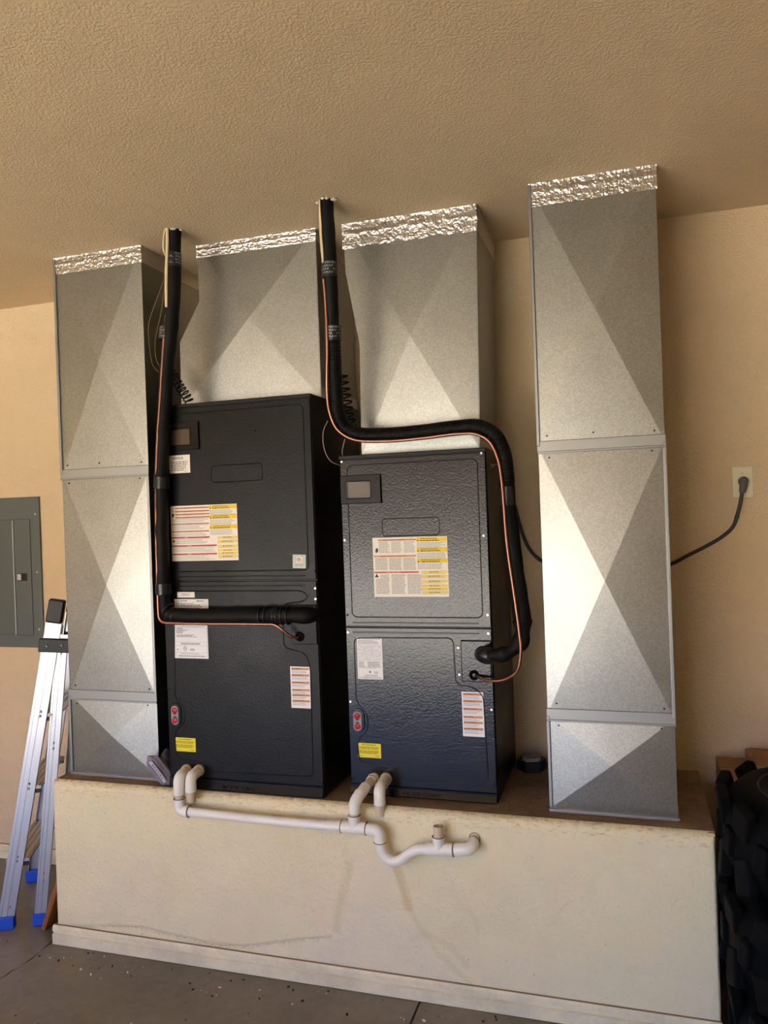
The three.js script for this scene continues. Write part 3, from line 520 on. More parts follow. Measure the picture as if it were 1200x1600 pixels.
{
  const X = 1.2225, L = (x) => x - X, Y = (y) => y - PLAT, P = 0.006;
  airHandler({
    label: 'shorter glossy black air handler next to the wall-side duct', x: X, z: -0.1138, w: 0.538, h: 1.228, d: 0.45, split: Y(1.252), ft: 0.038, panel: M.panelB, text: L(1.428),
    badge: [L(1.379), L(1.588), Y(1.578), Y(1.64)], win: [L(1.229), L(1.378), Y(1.7), Y(1.799)], glass: [L(1.248), L(1.343), Y(1.716), Y(1.779)],
    plate: [L(1.652), L(1.753), Y(1.069), Y(1.208)], grommet: [L(1.694), Y(1.091)], port: [L(1.26), Y(0.912)],
    loop: [[1.256, 1.213], [1.623, 1.217], [1.626, 1.056], [1.69, 1.046], [1.722, 1.02], [1.729, 0.716], [1.423, 0.702], [1.385, 0.752], [1.262, 0.757], [1.255, 0.845], [1.297, 0.875], [1.297, 0.945], [1.256, 0.975]].map(([x, y]) => [L(x), Y(y)]),
    screws: [[L(1.745), Y(1.855), 1], [L(1.743), Y(1.571), 1], [L(1.747), Y(1.298), 1], [L(1.233), Y(1.852), 1], [L(1.234), Y(1.567), 1], [L(1.234), Y(1.295), 0], [L(1.234), Y(1.232), 1], [L(1.747), Y(1.234), 1], [L(1.64), Y(1.183), 1], [L(1.641), Y(1.09), 1], [L(1.74), Y(1.087), 1], [L(1.234), Y(0.98), 1], [L(1.749), Y(0.972), 1], [L(1.75), Y(0.712), 0], [L(1.75), Y(0.66), 1], [L(1.236), Y(0.70), 0], [L(1.236), Y(0.66), 1]],
    stickers: [['warnB', L(1.34), L(1.614), Y(1.361), Y(1.573), P, 'large yellow and orange warning label'], ['dataB', L(1.266), L(1.362), Y(1.064), Y(1.216), P, 'tall white data plate sticker'], ['orange', L(1.646), L(1.722), Y(0.876), Y(1.031), P + 0.0006, 'white label with six orange bars'], ['yellow', L(1.257), L(1.344), Y(0.78), Y(0.832), P, 'plain yellow sticker']],
  });
}

// ------------------------------------------------------------------ refrigerant line sets
function tapeText(words) {
  const t = canvasTex(512, 256, (c, W, H) => { c.fillStyle = '#141414'; c.fillRect(0, 0, W, H); c.fillStyle = '#8f9499'; c.font = 'bold 44px sans-serif'; words.forEach((w, i) => { for (let k = 0; k < 3; k++) c.fillText(w, k * 190 + (i % 2) * 40 - 20, 46 + i * 54); }); });
  t.wrapS = t.wrapT = THREE.RepeatWrapping; return S({ map: t, roughness: 0.4 });
}
const tapeMat1 = tapeText(['WRAP', 'INSUL, PI', 'WRAP', 'INSUL, PI']), tapeMat2 = tapeText(['THIS PIPE', 'E WRAP', 'TS PIPE', 'E WRAP']);
// printed tape wound round a pipe between two points: length along v, print running round
function tapeWrap(a, b, r, mat) {
  const A = V(...a), B = V(...b), h = A.distanceTo(B), g = new THREE.CylinderGeometry(r, r * 1.01, h, 28, 4, true), p = g.attributes.position;
  for (let i = 0; i < p.count; i++) { const k = 1 + 0.03 * Math.sin(i * 2.3); p.setX(i, p.getX(i) * k); p.setZ(i, p.getZ(i) * k); }
  g.computeVertexNormals(); g.rotateY(2.6);
  g.applyQuaternion(new THREE.Quaternion().setFromUnitVectors(V(0, 1, 0), A.clone().sub(B).normalize())); g.translate(...A.add(B).multiplyScalar(0.5).toArray());
  return g;
}
const lump = (s, a) => 1 + 0.025 * Math.sin(s * 31 + a) + 0.02 * Math.sin(s * 67 + 2 * a);
function coil(pts, R, turns, r) {
  const c = spline(pts), n = turns * 16, P = [], fr = c.computeFrenetFrames(n, false);
  for (let i = 0; i <= n; i++) { const t = i / n, a = t * turns * Math.PI * 2, q = c.getPointAt(t); q.addScaledVector(fr.normals[i], Math.cos(a) * R).addScaledVector(fr.binormals[i], Math.sin(a) * R); P.push(q); }
  return sweep(new THREE.CatmullRomCurve3(P, false, 'centripetal'), r, n * 2, 6);
}
function torn(x, z, seed) { // torn drywall and spackle crumbs round the hole
  const r = mulberry(seed), gs = [];
  for (let i = 0; i < 16; i++) { const a = r() * 6.28, q = 0.025 + r() * 0.01, g = new THREE.IcosahedronGeometry(0.0025 + r() * 0.005, 1), p = g.attributes.position; for (let k = 0; k < p.count; k++) p.setXYZ(k, p.getX(k) * (1 + 0.5 * Math.sin(k * 3 + i)), p.getY(k) * 0.7, p.getZ(k)); gs.push(g.translate(x + Math.cos(a) * q, CEIL - 0.004, z + Math.sin(a) * q)); }
  return gs;
}
{
  const t = thing('refrigerant_line_set', 'black insulated refrigerant pipe running down the taller air handler, bending level', 'pipe');
  const a = spline([[0.643, 2.76, 0.002], [0.637, 2.646, 0.004], [0.633, 2.551, 0.004], [0.613, 2.386, 0.002], [0.594, 2.268, 0], [0.578, 2.126, 0.0], [0.559, 1.935, 0.002], [0.55, 1.791, 0.004], [0.544, 1.574, 0.004], [0.542, 1.45, 0.004], [0.543, 1.385, 0.004]]);
  obj('insulation_sleeve', sweep(a, (s) => 0.0265 + 0.0025 * Math.exp(-Math.pow((s - 0.33) / 0.12, 2)), 150, 20, true, lump), M.sleeve, t);
  const b = sampled(filletPath([[0.543, 1.41, 0.004], [0.544, 1.308, 0.004], [0.66, 1.303, 0.004], [0.93, 1.306, 0.004], [1.08, 1.307, 0.004], [1.126, 1.307, -0.005], [1.13, 1.306, -0.06]], [0, 0.05, 0.05, 0.05, 0.05, 0.03, 0]));
  obj('insulation_sleeve', sweep(b, (s, u) => (s < 0.09 ? 0.023 : 0.028) + (u > 0.68 ? 0.002 * Math.sin(s * 60) : 0), 130, 20, true, lump), M.sleeve, t);
  obj('tape_wrap', tapeWrap([0.6372, 2.655, 0.004], [0.6352, 2.602, 0.004], 0.0292, tapeMat1), tapeMat1, t, 'black tape printed WRAP');
  obj('tape_wrap', tapeWrap([0.6, 2.385, 0.0015], [0.592, 2.335, 0.001], 0.0285, tapeMat1), tapeMat1, t, 'black tape printed WRAP');
  obj('tape_wrap', tapeWrap([0.5525, 1.825, 0.003], [0.5495, 1.782, 0.003], 0.029, M.tape), M.tape, t);
  obj('tape_wrap', tapeWrap([0.542, 1.425, 0.004], [0.543, 1.385, 0.004], 0.0292, M.tape), M.tape, t);
  const w = []; for (const x of [0.945, 0.965, 1.0, 1.012, 1.03, 1.052]) w.push(new THREE.TorusGeometry(0.0285, 0.0045, 6, 24).rotateY(Math.PI / 2).translate(x, 1.3065, 0.004));
  for (const [x, y] of [[0.588, 1.305], [0.57, 1.31], [0.556, 1.325]]) w.push(new THREE.TorusGeometry(0.027, 0.004, 6, 24).rotateY(Math.PI / 2 + 0).rotateZ(x < 0.575 ? -0.6 : 0).translate(x, y, 0.004));
  obj('tape_ring', w, M.tape, t);
  const cop = sampled(filletPath([[0.616, 2.455, 0.026], [0.596, 2.336, 0.024], [0.571, 2.124, 0.022], [0.55, 1.934, 0.024], [0.541, 1.791, 0.024], [0.533, 1.575, 0.024], [0.531, 1.347, 0.024], [0.532, 1.281, 0.024], [0.67, 1.2785, 0.024], [1.005, 1.279, 0.024], [1.03, 1.262, 0.022], [1.058, 1.233, 0.01], [1.078, 1.226, -0.008], [1.08, 1.227, -0.04]], [0, 0.1, 0.1, 0.1, 0.1, 0.1, 0.1, 0.04, 0.05, 0.02, 0.02, 0.02, 0.01, 0]));
  obj('copper_pipe', sweep(cop, 0.0052, 320, 10), M.copper, t, 'bare copper liquid line');
  obj('control_cable', sweep(spline([[0.631, 2.75, 0.03], [0.633, 2.7, 0.034], [0.628, 2.62, 0.036], [0.622, 2.55, 0.034], [0.616, 2.45, 0.03]]), 0.0062, 40, 8), M.wire, t, 'cream cable beside the pipe');
  obj('control_cable', sweep(spline([[0.622, 2.75, 0.026], [0.614, 2.7, 0.03], [0.612, 2.67, 0.03], [0.62, 2.64, 0.032]]), 0.0038, 30, 8), M.wire, t, 'cream cable beside the pipe');
  obj('thermostat_wire', sweep(spline([[0.616, 2.57, 0.028], [0.566, 2.48, 0.02], [0.532, 2.4, 0.02], [0.53, 2.33, 0.02], [0.545, 2.24, 0.02], [0.57, 2.215, 0.02], [0.585, 2.21, 0.01]]), 0.0014, 60, 6), M.brownWire, t, 'thin brown looping wire');
  obj('thermostat_wire', sweep(spline([[0.618, 2.56, 0.028], [0.585, 2.43, 0.02], [0.556, 2.33, 0.02], [0.56, 2.26, 0.02], [0.58, 2.215, 0.01]]), 0.0013, 60, 6), M.brownWire, t, 'thin brown looping wire');
  obj('coiled_wire', coil([[0.545, 2.24, -0.1], [0.575, 2.185, -0.1], [0.61, 2.135, -0.1], [0.622, 2.108, -0.1]], 0.017, 9, 0.0028), M.sleeve, t, 'black coiled wire');
  obj('torn_drywall', torn(0.643, 0.002, 41), M.chip, t, 'torn white drywall edge at the ceiling');
}
{
  const t = thing('refrigerant_line_set', 'black ribbed refrigerant pipe crossing above the shorter air handler and looping down', 'pipe');
  const up = spline([[1.269, 2.76, 0.05], [1.269, 2.594, 0.045], [1.268, 2.507, 0.04], [1.26, 2.294, 0.01], [1.254, 2.17, -0.01]]);
  obj('insulation_sleeve', sweep(up, (s) => 0.0235 + 0.002 * Math.sin(s * 7), 120, 20, true, lump), M.sleeve, t);
  const rib = spline([[1.2605, 2.3, 0.0105], [1.251, 2.099, -0.02], [1.25, 2.021, -0.035], [1.271, 1.969, -0.047], [1.314, 1.944, -0.057], [1.412, 1.934, -0.062], [1.551, 1.936, -0.062], [1.675, 1.943, -0.062], [1.748, 1.94, -0.062], [1.799, 1.909, -0.06], [1.827, 1.848, -0.06], [1.835, 1.779, -0.06], [1.835, 1.725, -0.06]]);
  obj('ribbed_sleeve', sweep(rib, (s) => 0.0265 + 0.0009 * Math.sin(s * 2 * Math.PI / 0.0065), 1000, 16), M.sleeveRib, t, 'ribbed black insulation');
  const down = spline([[1.835, 1.75, -0.06], [1.835, 1.671, -0.06], [1.848, 1.5, -0.06], [1.864, 1.35, -0.06], [1.872, 1.262, -0.055], [1.862, 1.215, -0.05], [1.828, 1.184, -0.046], [1.79, 1.173, -0.046], [1.755, 1.17, -0.05]]);
  obj('insulation_sleeve', sweep(down, (s, u) => 0.022 + 0.008 * Math.min(1, s * 6) - (u > 0.72 ? 0.007 * Math.min(1, (u - 0.72) * 6) : 0) + (u > 0.7 ? 0.0035 * Math.sin(s * 85) : 0), 170, 20, true, lump), M.sleeve, t);
  obj('end_wrap', sweep(spline([[1.766, 1.169, -0.062], [1.746, 1.167, -0.06], [1.731, 1.165, -0.078], [1.725, 1.165, -0.112]]), (s, u) => 0.027 + 0.002 * Math.sin(u * 9), 40, 20, true, lump), M.tape, t, 'taped black pipe end at the cabinet');
  obj('tape_wrap', tapeWrap([1.2685, 2.53, 0.0405], [1.2675, 2.478, 0.038], 0.0272, tapeMat2), tapeMat2, t, 'black tape printed WRAP');
  obj('tape_wrap', tapeWrap([1.2615, 2.318, 0.0125], [1.259, 2.268, 0.0065], 0.0282, tapeMat2), tapeMat2, t, 'black tape printed WRAP');
  obj('tape_wrap', tapeWrap([1.835, 1.735, -0.06], [1.8355, 1.672, -0.06], 0.0272, M.tape), M.tape, t);
  const cop = sampled(spline([[1.251, 2.47, 0.056], [1.2515, 2.398, 0.048], [1.247, 2.247, 0.034], [1.232, 2.085, 0.012], [1.2325, 2.02, -0.004], [1.2535, 1.962, -0.016], [1.305, 1.924, -0.024], [1.42, 1.91, -0.028], [1.559, 1.912, -0.028], [1.681, 1.919, -0.028], [1.742, 1.914, -0.028], [1.785, 1.888, -0.027], [1.812, 1.831, -0.027], [1.823, 1.757, -0.027], [1.834, 1.544, -0.024], [1.851, 1.386, -0.022], [1.864, 1.26, -0.02], [1.867, 1.186, -0.02], [1.853, 1.126, -0.025], [1.811, 1.093, -0.04], [1.754, 1.082, -0.06], [1.71, 1.088, -0.088], [1.695, 1.091, -0.112]]), 0.01);
  obj('copper_pipe', sweep(cop, 0.0052, 420, 10), M.copper, t, 'bare copper liquid line');
  obj('control_cable', sweep(spline([[1.251, 2.75, 0.058], [1.2505, 2.65, 0.062], [1.2515, 2.58, 0.06], [1.2545, 2.525, 0.058]]), 0.0068, 30, 8), M.wire, t, 'cream cable beside the pipe');
  obj('thermostat_wire', sweep(spline([[1.215, 1.995, -0.03], [1.19, 1.965, -0.05], [1.182, 1.93, -0.06], [1.19, 1.885, -0.06], [1.205, 1.855, -0.07], [1.228, 1.838, -0.112]]), 0.002, 50, 6), M.greyWire, t, 'thin grey looping wire');
  obj('thermostat_wire', sweep(spline([[1.262, 1.93, -0.07], [1.248, 1.895, -0.08], [1.24, 1.88, -0.1], [1.238, 1.872, -0.12]]), 0.002, 30, 6), M.greyWire, t, 'thin grey looping wire');
  obj('coiled_wire', coil([[1.264, 2.16, -0.05], [1.272, 2.09, -0.06], [1.276, 2.02, -0.075], [1.286, 1.96, -0.09]], 0.02, 9, 0.003), M.sleeve, t, 'black coiled wire');
  obj('torn_drywall', torn(1.269, 0.05, 43), M.chip, t, 'torn white drywall edge at the ceiling');
}

// ------------------------------------------------------------------ condensate drain
{
  const t = thing('condensate_drain', 'white PVC condensate drain with trap across the platform front', 'drain pipe'), z = 0.045, R = 0.0165, F = 0.0205;
  const ring = (p, dir, r = 0.0212) => { const g = new THREE.TorusGeometry(r, 0.0012, 6, 24); if (dir === 'x') g.rotateY(Math.PI / 2); if (dir === 'y') g.rotateX(Math.PI / 2); return g.translate(...p); };
  obj('pipe', sweep(new THREE.LineCurve3(V(0.592, 0.716, -0.036), V(0.602, 0.713, 0.012)), R, 6, 16), M.pvcOld, t, 'yellowed pipe leaving the taller air handler');
  obj('collar', [sweep(new THREE.LineCurve3(V(0.592, 0.716, -0.036), V(0.5935, 0.7155, -0.024)), 0.021, 2, 18), ring([0.596, 0.715, -0.014], 'z', 0.019)], M.pvcOld, t);
  obj('elbow', pipe([[0.598, 0.714, -0.006], [0.606, 0.712, z], [0.606, 0.652, z]], F, 0.036), M.pvc, t);
  obj('pipe', sweep(new THREE.LineCurve3(V(0.606, 0.655, z), V(0.606, 0.62, z)), R, 2, 16), M.pvcOld, t);
  obj('elbow', pipe([[0.606, 0.636, z], [0.607, 0.592, z], [0.644, 0.591, z]], F, 0.026), M.pvc, t);
  obj('pipe', sweep(spline([[0.64, 0.591, z], [0.92, 0.586, z], [1.21, 0.586, z]]), R, 30, 16), M.pvc, t, 'long white horizontal drain pipe');
  obj('coupling', sweep(new THREE.LineCurve3(V(1.188, 0.586, z), V(1.24, 0.587, z)), F - 0.001, 2, 18), M.pvc, t);
  obj('tee', [sweep(new THREE.LineCurve3(V(1.243, 0.587, z), V(1.33, 0.587, z)), F, 2, 18), sweep(new THREE.LineCurve3(V(1.287, 0.59, z), V(1.289, 0.63, z)), F, 2, 18)], M.pvc, t);
  obj('pipe', sweep(new THREE.LineCurve3(V(1.289, 0.625, z), V(1.29, 0.645, z)), R, 2, 16), M.pvcOld, t);
  obj('elbow', pipe([[1.29, 0.638, z], [1.291, 0.672, z], [1.303, 0.695, 0.012]], F, 0.018), M.pvc, t);
  obj('elbow', sweep(new THREE.LineCurve3(V(1.2985, 0.686, 0.022), V(1.308, 0.702, -0.03)), F - 0.001, 6, 18), M.pvc, t);
  obj('pipe', sweep(new THREE.LineCurve3(V(1.307, 0.7, -0.028), V(1.319, 0.712, -0.108)), R, 6, 16), M.pvcOld, t, 'yellowed pipe leaving the shorter air handler');
  obj('collar', [ring([1.316, 0.71, -0.088], 'z', 0.0195), ring([1.3135, 0.708, -0.07], 'z', 0.018)], M.pvc, t);
  obj('elbow', pipe([[1.333, 0.587, z], [1.378, 0.584, z], [1.379, 0.545, z]], F, 0.03), M.pvc, t);
  obj('trap', sweep(spline([[1.379, 0.55, z], [1.382, 0.523, z], [1.396, 0.498, z], [1.424, 0.485, z], [1.452, 0.494, z], [1.478, 0.515, z], [1.508, 0.532, z], [1.55, 0.537, z]]), R + 0.0005, 50, 16), M.pvc, t, 'curved trap of the drain');
  obj('tee', [sweep(new THREE.LineCurve3(V(1.541, 0.537, z), V(1.631, 0.543, z)), F, 2, 18), sweep(new THREE.LineCurve3(V(1.584, 0.542, z), V(1.583, 0.582, z)), F, 2, 18)], M.pvc, t);
  const g = new THREE.LatheGeometry([[0.0125, 0], [0.0165, 0], [0.0165, 0.04], [0.0125, 0.04], [0.0125, 0.0]].map((p) => new THREE.Vector2(...p)), 20).translate(1.583, 0.578, z);
  obj('vent_riser', g, M.pvcOld, t, 'short open yellowed pipe stub standing up'); obj('riser_bore', cyl(0.0126, 0.03, 1.583, 0.593, z, 'y', 16), M.bore, t);
  obj('elbow', pipe([[1.636, 0.544, z], [1.69, 0.551, z], [1.694, 0.56, 0.012]], F, 0.034), M.pvc, t);
  obj('pipe', sweep(new THREE.LineCurve3(V(1.693, 0.558, 0.02), V(1.696, 0.568, -0.02)), R, 4, 16), M.pvcOld, t, 'yellowed pipe entering the platform wall');
  obj('joint_mark', [ring([0.606, 0.637, z], 'y'), ring([0.645, 0.591, z], 'x'), ring([1.2415, 0.587, z], 'x'), ring([1.3315, 0.587, z], 'x'), ring([1.379, 0.546, z], 'y'), ring([1.289, 0.63, z], 'y', 0.0208), ring([1.6335, 0.543, z], 'x'), ring([1.583, 0.583, z], 'y', 0.0206), ring([1.696, 0.569, 0.001], 'z', 0.018)], M.pvcRing, t, 'dark purple primer rings at the joints');
}
function stub(label, base, x, y, zf, drop, dx) {
  const t = thing('drain_stub', label, 'drain pipe'), z = zf;
  obj('pipe', sweep(new THREE.LineCurve3(V(x, y, base), V(x + dx * 0.6, y - 0.002, base + 0.04)), 0.0165, 4, 16), M.pvcOld, t);
  obj('collar', sweep(new THREE.LineCurve3(V(x, y, base), V(x + dx * 0.3, y, base + 0.014)), 0.0215, 2, 18), M.pvcOld, t);
  obj('elbow', pipe([[x + dx * 0.4, y - 0.001, base + 0.026], [x + dx, y - 0.004, z], [x + dx, y - 0.055, z]], 0.0205, 0.034), M.pvc, t);
  const g = new THREE.LatheGeometry([[0.013, 0], [0.0165, 0], [0.0165, 0.04], [0.013, 0.04], [0.013, 0]].map((p) => new THREE.Vector2(...p)), 20).translate(x + dx, y - drop, z);
  obj('pipe_end', g, M.pvcOld, t, 'yellowed open pipe end');
}
stub('short open white drain elbow under the taller air handler', -0.036, 0.646, 0.718, 0.036, 0.093, 0.004);
stub('short open white drain elbow under the shorter air handler', -0.108, 1.36, 0.71, -0.005, 0.095, 0.006);

// ------------------------------------------------------------------ electrics on the wall
{
  const t = thing('electrical_panel', 'grey breaker panel on the wall above the ladder', 'breaker panel', [-0.9, 1.06, WALL]), w = 0.373, h = 0.74;
  obj('cover', rbx(0, w, 0, h, 0, 0.012, 0.003), M.grey, t);
  const dr = obj('door', rbx(0.06, 0.318, 0.06, 0.632, 0.008, 0.017, 0.0025), M.greyDoor, t);
  obj('door_highlight', rbx(0.215, 0.2225, 0.062, 0.63, 0.015, 0.0225, 0.003), M.galvEdge, dr, 'vertical door ridge in bright metal standing in for its highlight');  // bright metal put in for the highlight along the door ridge
  const la = obj('latch', rbx(0.236, 0.294, 0.329, 0.366, 0.014, 0.02, 0.002), M.blackPlastic, dr, 'black latch');
  obj('latch_button', rbx(0.238, 0.26, 0.332, 0.363, 0.018, 0.023, 0.002), M.alu, la); obj('latch_slot', rbx(0.272, 0.28, 0.335, 0.36, 0.018, 0.0215, 0.001), M.dark, la);
  for (const y of [0.09, 0.37, 0.655]) obj('screw', new THREE.SphereGeometry(0.006, 12, 8).scale(1, 1, 0.5).translate(w - 0.022, y, 0.013), M.screw, t);
}
{
  const t = thing('wall_outlet', 'ivory wall outlet plate right of the tall duct', 'outlet', [2.629, 1.728, WALL]);
  obj('cover_plate', rbx(-0.035, 0.035, -0.057, 0.057, 0, 0.006, 0.0025), M.ivory, t);
  obj('receptacle', cyl(0.019, 0.004, 0, 0.004, 0.007, 'z', 28), M.ivoryDark, t); obj('screw', cyl(0.003, 0.002, 0, 0.033, 0.007, 'z', 10), M.screw, t);
}
{
  const t = thing('power_cord', 'dark grey power cord plugged into the outlet, hanging behind the duct', 'cord');
  const pg = new THREE.LatheGeometry([[0, 0], [0.017, 0], [0.0175, 0.012], [0.015, 0.022], [0.011, 0.028], [0, 0.028]].map((p) => new THREE.Vector2(...p)), 20).rotateX(Math.PI / 2).translate(2.63, 1.73, WALL + 0.009);
  obj('plug', [pg, sweep(spline([[2.63, 1.734, WALL + 0.026], [2.628, 1.715, WALL + 0.032], [2.623, 1.69, WALL + 0.03]]), (s) => 0.0165 - 0.11 * s, 12, 14)], M.plug, t, 'grey moulded plug');
  obj('cable', sweep(spline([[2.624, 1.7, WALL + 0.03], [2.617, 1.655, WALL + 0.024], [2.606, 1.61, WALL + 0.018], [2.59, 1.565, WALL + 0.013], [2.555, 1.53, WALL + 0.011], [2.5, 1.496, WALL + 0.01], [2.43, 1.46, WALL + 0.01], [2.368, 1.428, WALL + 0.01], [2.2, 1.405, WALL + 0.01], [2.0, 1.415, WALL + 0.01], [1.9, 1.44, WALL + 0.01], [1.86, 1.47, WALL + 0.012], [1.83, 1.515, WALL + 0.013], [1.806, 1.59, WALL + 0.014], [1.788, 1.67, WALL + 0.015], [1.772, 1.74, WALL + 0.016], [1.768, 1.8, WALL + 0.02], [1.766, 1.815, WALL + 0.05]]), 0.0068, 220, 10), M.cord, t);
  obj('cord_marker', tapeWrap([2.6055, 1.607, WALL + 0.0178], [2.601, 1.593, WALL + 0.0165], 0.0076), M.green, t, 'green band on the cord');
}
{
  const t = thing('control_wire', 'thin pale wire leaving the side of the shorter air handler', 'wire');
  obj('wire', sweep(spline([[1.761, 1.815, -0.2], [1.772, 1.818, -0.195], [1.79, 1.815, -0.17], [1.808, 1.8, -0.12], [1.815, 1.78, -0.09]]), 0.003, 40, 8), M.greyWire, t);
  obj('connector', [cyl(0.007, 0.014, 1.766, 1.815, -0.2, 'x', 12), cyl(0.0095, 0.004, 1.7625, 1.815, -0.2, 'x', 12)], M.greyWire, t);
}

// ------------------------------------------------------------------ step ladder
{
  const t = thing('step_ladder', 'folded aluminium step ladder with blue feet leaning by the platform', 'ladder', [-0.285, 0, -0.03], THREE.MathUtils.degToRad(26.6));
  // channel section swept between two points: web faces +z (near side) or -z
  const rail = (a, b, w, d, sgn) => {
    const s = new THREE.Shape(); const k = 0.003; // local: u across the web, v depth
    s.moveTo(-w / 2, 0); s.lineTo(-w * 0.12, 0); s.lineTo(-w * 0.1, -0.0025); s.lineTo(-w * 0.02, -0.0025); s.lineTo(0, 0); s.lineTo(w * 0.26, 0); s.lineTo(w * 0.28, -0.002); s.lineTo(w * 0.32, -0.002); s.lineTo(w * 0.34, 0); s.lineTo(w / 2, 0); s.lineTo(w / 2, -d); s.lineTo(w / 2 - k, -d); s.lineTo(w / 2 - k, -k * 1.6); s.lineTo(-w / 2 + k, -k * 1.6); s.lineTo(-w / 2 + k, -d); s.lineTo(-w / 2, -d); s.closePath();
    const A = V(...a), B = V(...b), len = A.distanceTo(B), g = new THREE.ExtrudeGeometry(s, { depth: len, bevelEnabled: false });
    const dir = B.clone().sub(A).normalize(), vz = V(0, 0, sgn), u = V(0, 0, 0).crossVectors(vz, dir).normalize().multiplyScalar(sgn > 0 ? 1 : 1), vv = V(0, 0, 0).crossVectors(dir, u).normalize();
    const m = new THREE.Matrix4().makeBasis(u.clone().multiplyScalar(-1), vv.clone(), dir); if (m.determinant() < 0) m.makeBasis(u, vv, dir);
    return g.applyMatrix4(m).translate(...a);
  };
  const at = (a, b, k) => [a[0] + (b[0] - a[0]) * k, a[1] + (b[1] - a[1]) * k, a[2] + (b[2] - a[2]) * k];
  const FN = [[0, 0.02, 0], [0.232, 1.25, 0]], FF = [[0, 0.02, -0.45], [0.232, 1.25, -0.37]], RN = [[0.135, 0.02, -0.006], [0.262, 1.2, -0.006]], RF = [[0.135, 0.02, -0.44], [0.262, 1.2, -0.36]];
  for (const [p, w, sg] of [[FN, 0.062, 1], [FF, 0.062, -1]]) {
    const r = obj('front_rail', rail(p[0], p[1], w, 0.024, sg), M.alu, t);
    obj('foot', rbx(p[0][0] - 0.037, p[0][0] + 0.038, 0, 0.055, p[0][2] - (sg > 0 ? 0.03 : 0.008), p[0][2] + (sg > 0 ? 0.008 : 0.03), 0.007), M.blueFoot, r, 'blue rubber foot');
    const c = at(...p, 1), b = new THREE.Group(); obj('top_cap', new RoundedBoxGeometry(0.066, 0.1, 0.036, 2, 0.009).rotateZ(-0.19).translate(c[0] + 0.009, c[1] + 0.05, c[2] - sg * 0.008), M.blackPlastic, r, 'black plastic rail cap');
    for (const k of [0.06, 0.21, 0.225, 0.45, 0.465, 0.69, 0.705]) { const q = at(...p, k); obj('rivet', new THREE.SphereGeometry(0.0055, 10, 6).translate(q[0] + 0.006, q[1], q[2] + sg * 0.001), M.screw, r); }
  }
  for (const [p, sg] of [[RN, 1], [RF, -1]]) {
    const r = obj('rear_rail', rail(p[0], p[1], 0.046, 0.02, sg), M.alu, t);
    obj('foot', rbx(p[0][0] - 0.028, p[0][0] + 0.028, 0, 0.05, p[0][2] - 0.026, p[0][2] + 0.008, 0.006), M.blueFoot, r, 'blue rubber foot');
    for (const k of [0.14, 0.165, 0.6, 0.62]) { const q = at(...p, k); obj('rivet', new THREE.SphereGeometry(0.005, 10, 6).translate(q[0], q[1], q[2] + sg * 0.001), M.screw, r); }
  }
  for (const [s, z] of [[1, 0.004], [-1, -0.378]]) { const g = obj('hinge_bracket', new RoundedBoxGeometry(0.125, 0.058, 0.014, 2, 0.006).rotateZ(-0.1).translate(0.233, 1.158, z), M.blackPlastic, t, 'black hinge bracket'); for (const x of [0.21, 0.268]) obj('rivet', new THREE.SphereGeometry(0.006, 10, 6).translate(x - 0.004, 1.158, z + s * 0.007), M.screw, g); }
  for (const k of [0.215, 0.455, 0.695, 0.915]) {
    const a = at(...FN, k), b = at(...FF, k), g = obj('step', bx(a[0] - 0.036, a[0] + 0.052, a[1] - 0.012, a[1], b[2] + 0.004, -0.006), M.aluDull, t);
    for (let i = 0; i < 4; i++) obj('tread_rib', bx(a[0] - 0.032 + i * 0.022, a[0] - 0.022 + i * 0.022, a[1], a[1] + 0.003, b[2] + 0.006, -0.008), M.aluDull, g);
    obj('front_lip', bx(a[0] - 0.038, a[0] - 0.034, a[1] - 0.028, a[1] + 0.002, b[2] + 0.004, -0.006), M.aluDull, g);
    for (const zz of [-0.012, b[2] + 0.01]) obj('step_bracket', bx(a[0] - 0.036, a[0] + 0.05, a[1] - 0.03, a[1] - 0.012, zz - 0.004, zz + 0.004), M.blackPlastic, g);
  }
  for (const k of [0.3, 0.72]) { const a = at(...RN, k), b = at(...RF, k); obj('rear_brace', bx(a[0] - 0.015, a[0] + 0.015, a[1] - 0.004, a[1] + 0.004, b[2] + 0.002, a[2] - 0.004), M.aluDull, t); }
}
// wooden board leaning on the platform end
{
  const m = obj('wood_board', rbx(-0.01, 0.01, 0, 0.29, -0.36, 0, 0.002), M.wood); m.position.set(-0.122, 0.0045, -0.06); m.rotation.z = -0.38;
  tag(m, 'brown wooden board leaning on the platform end beside the ladder', 'board');
}

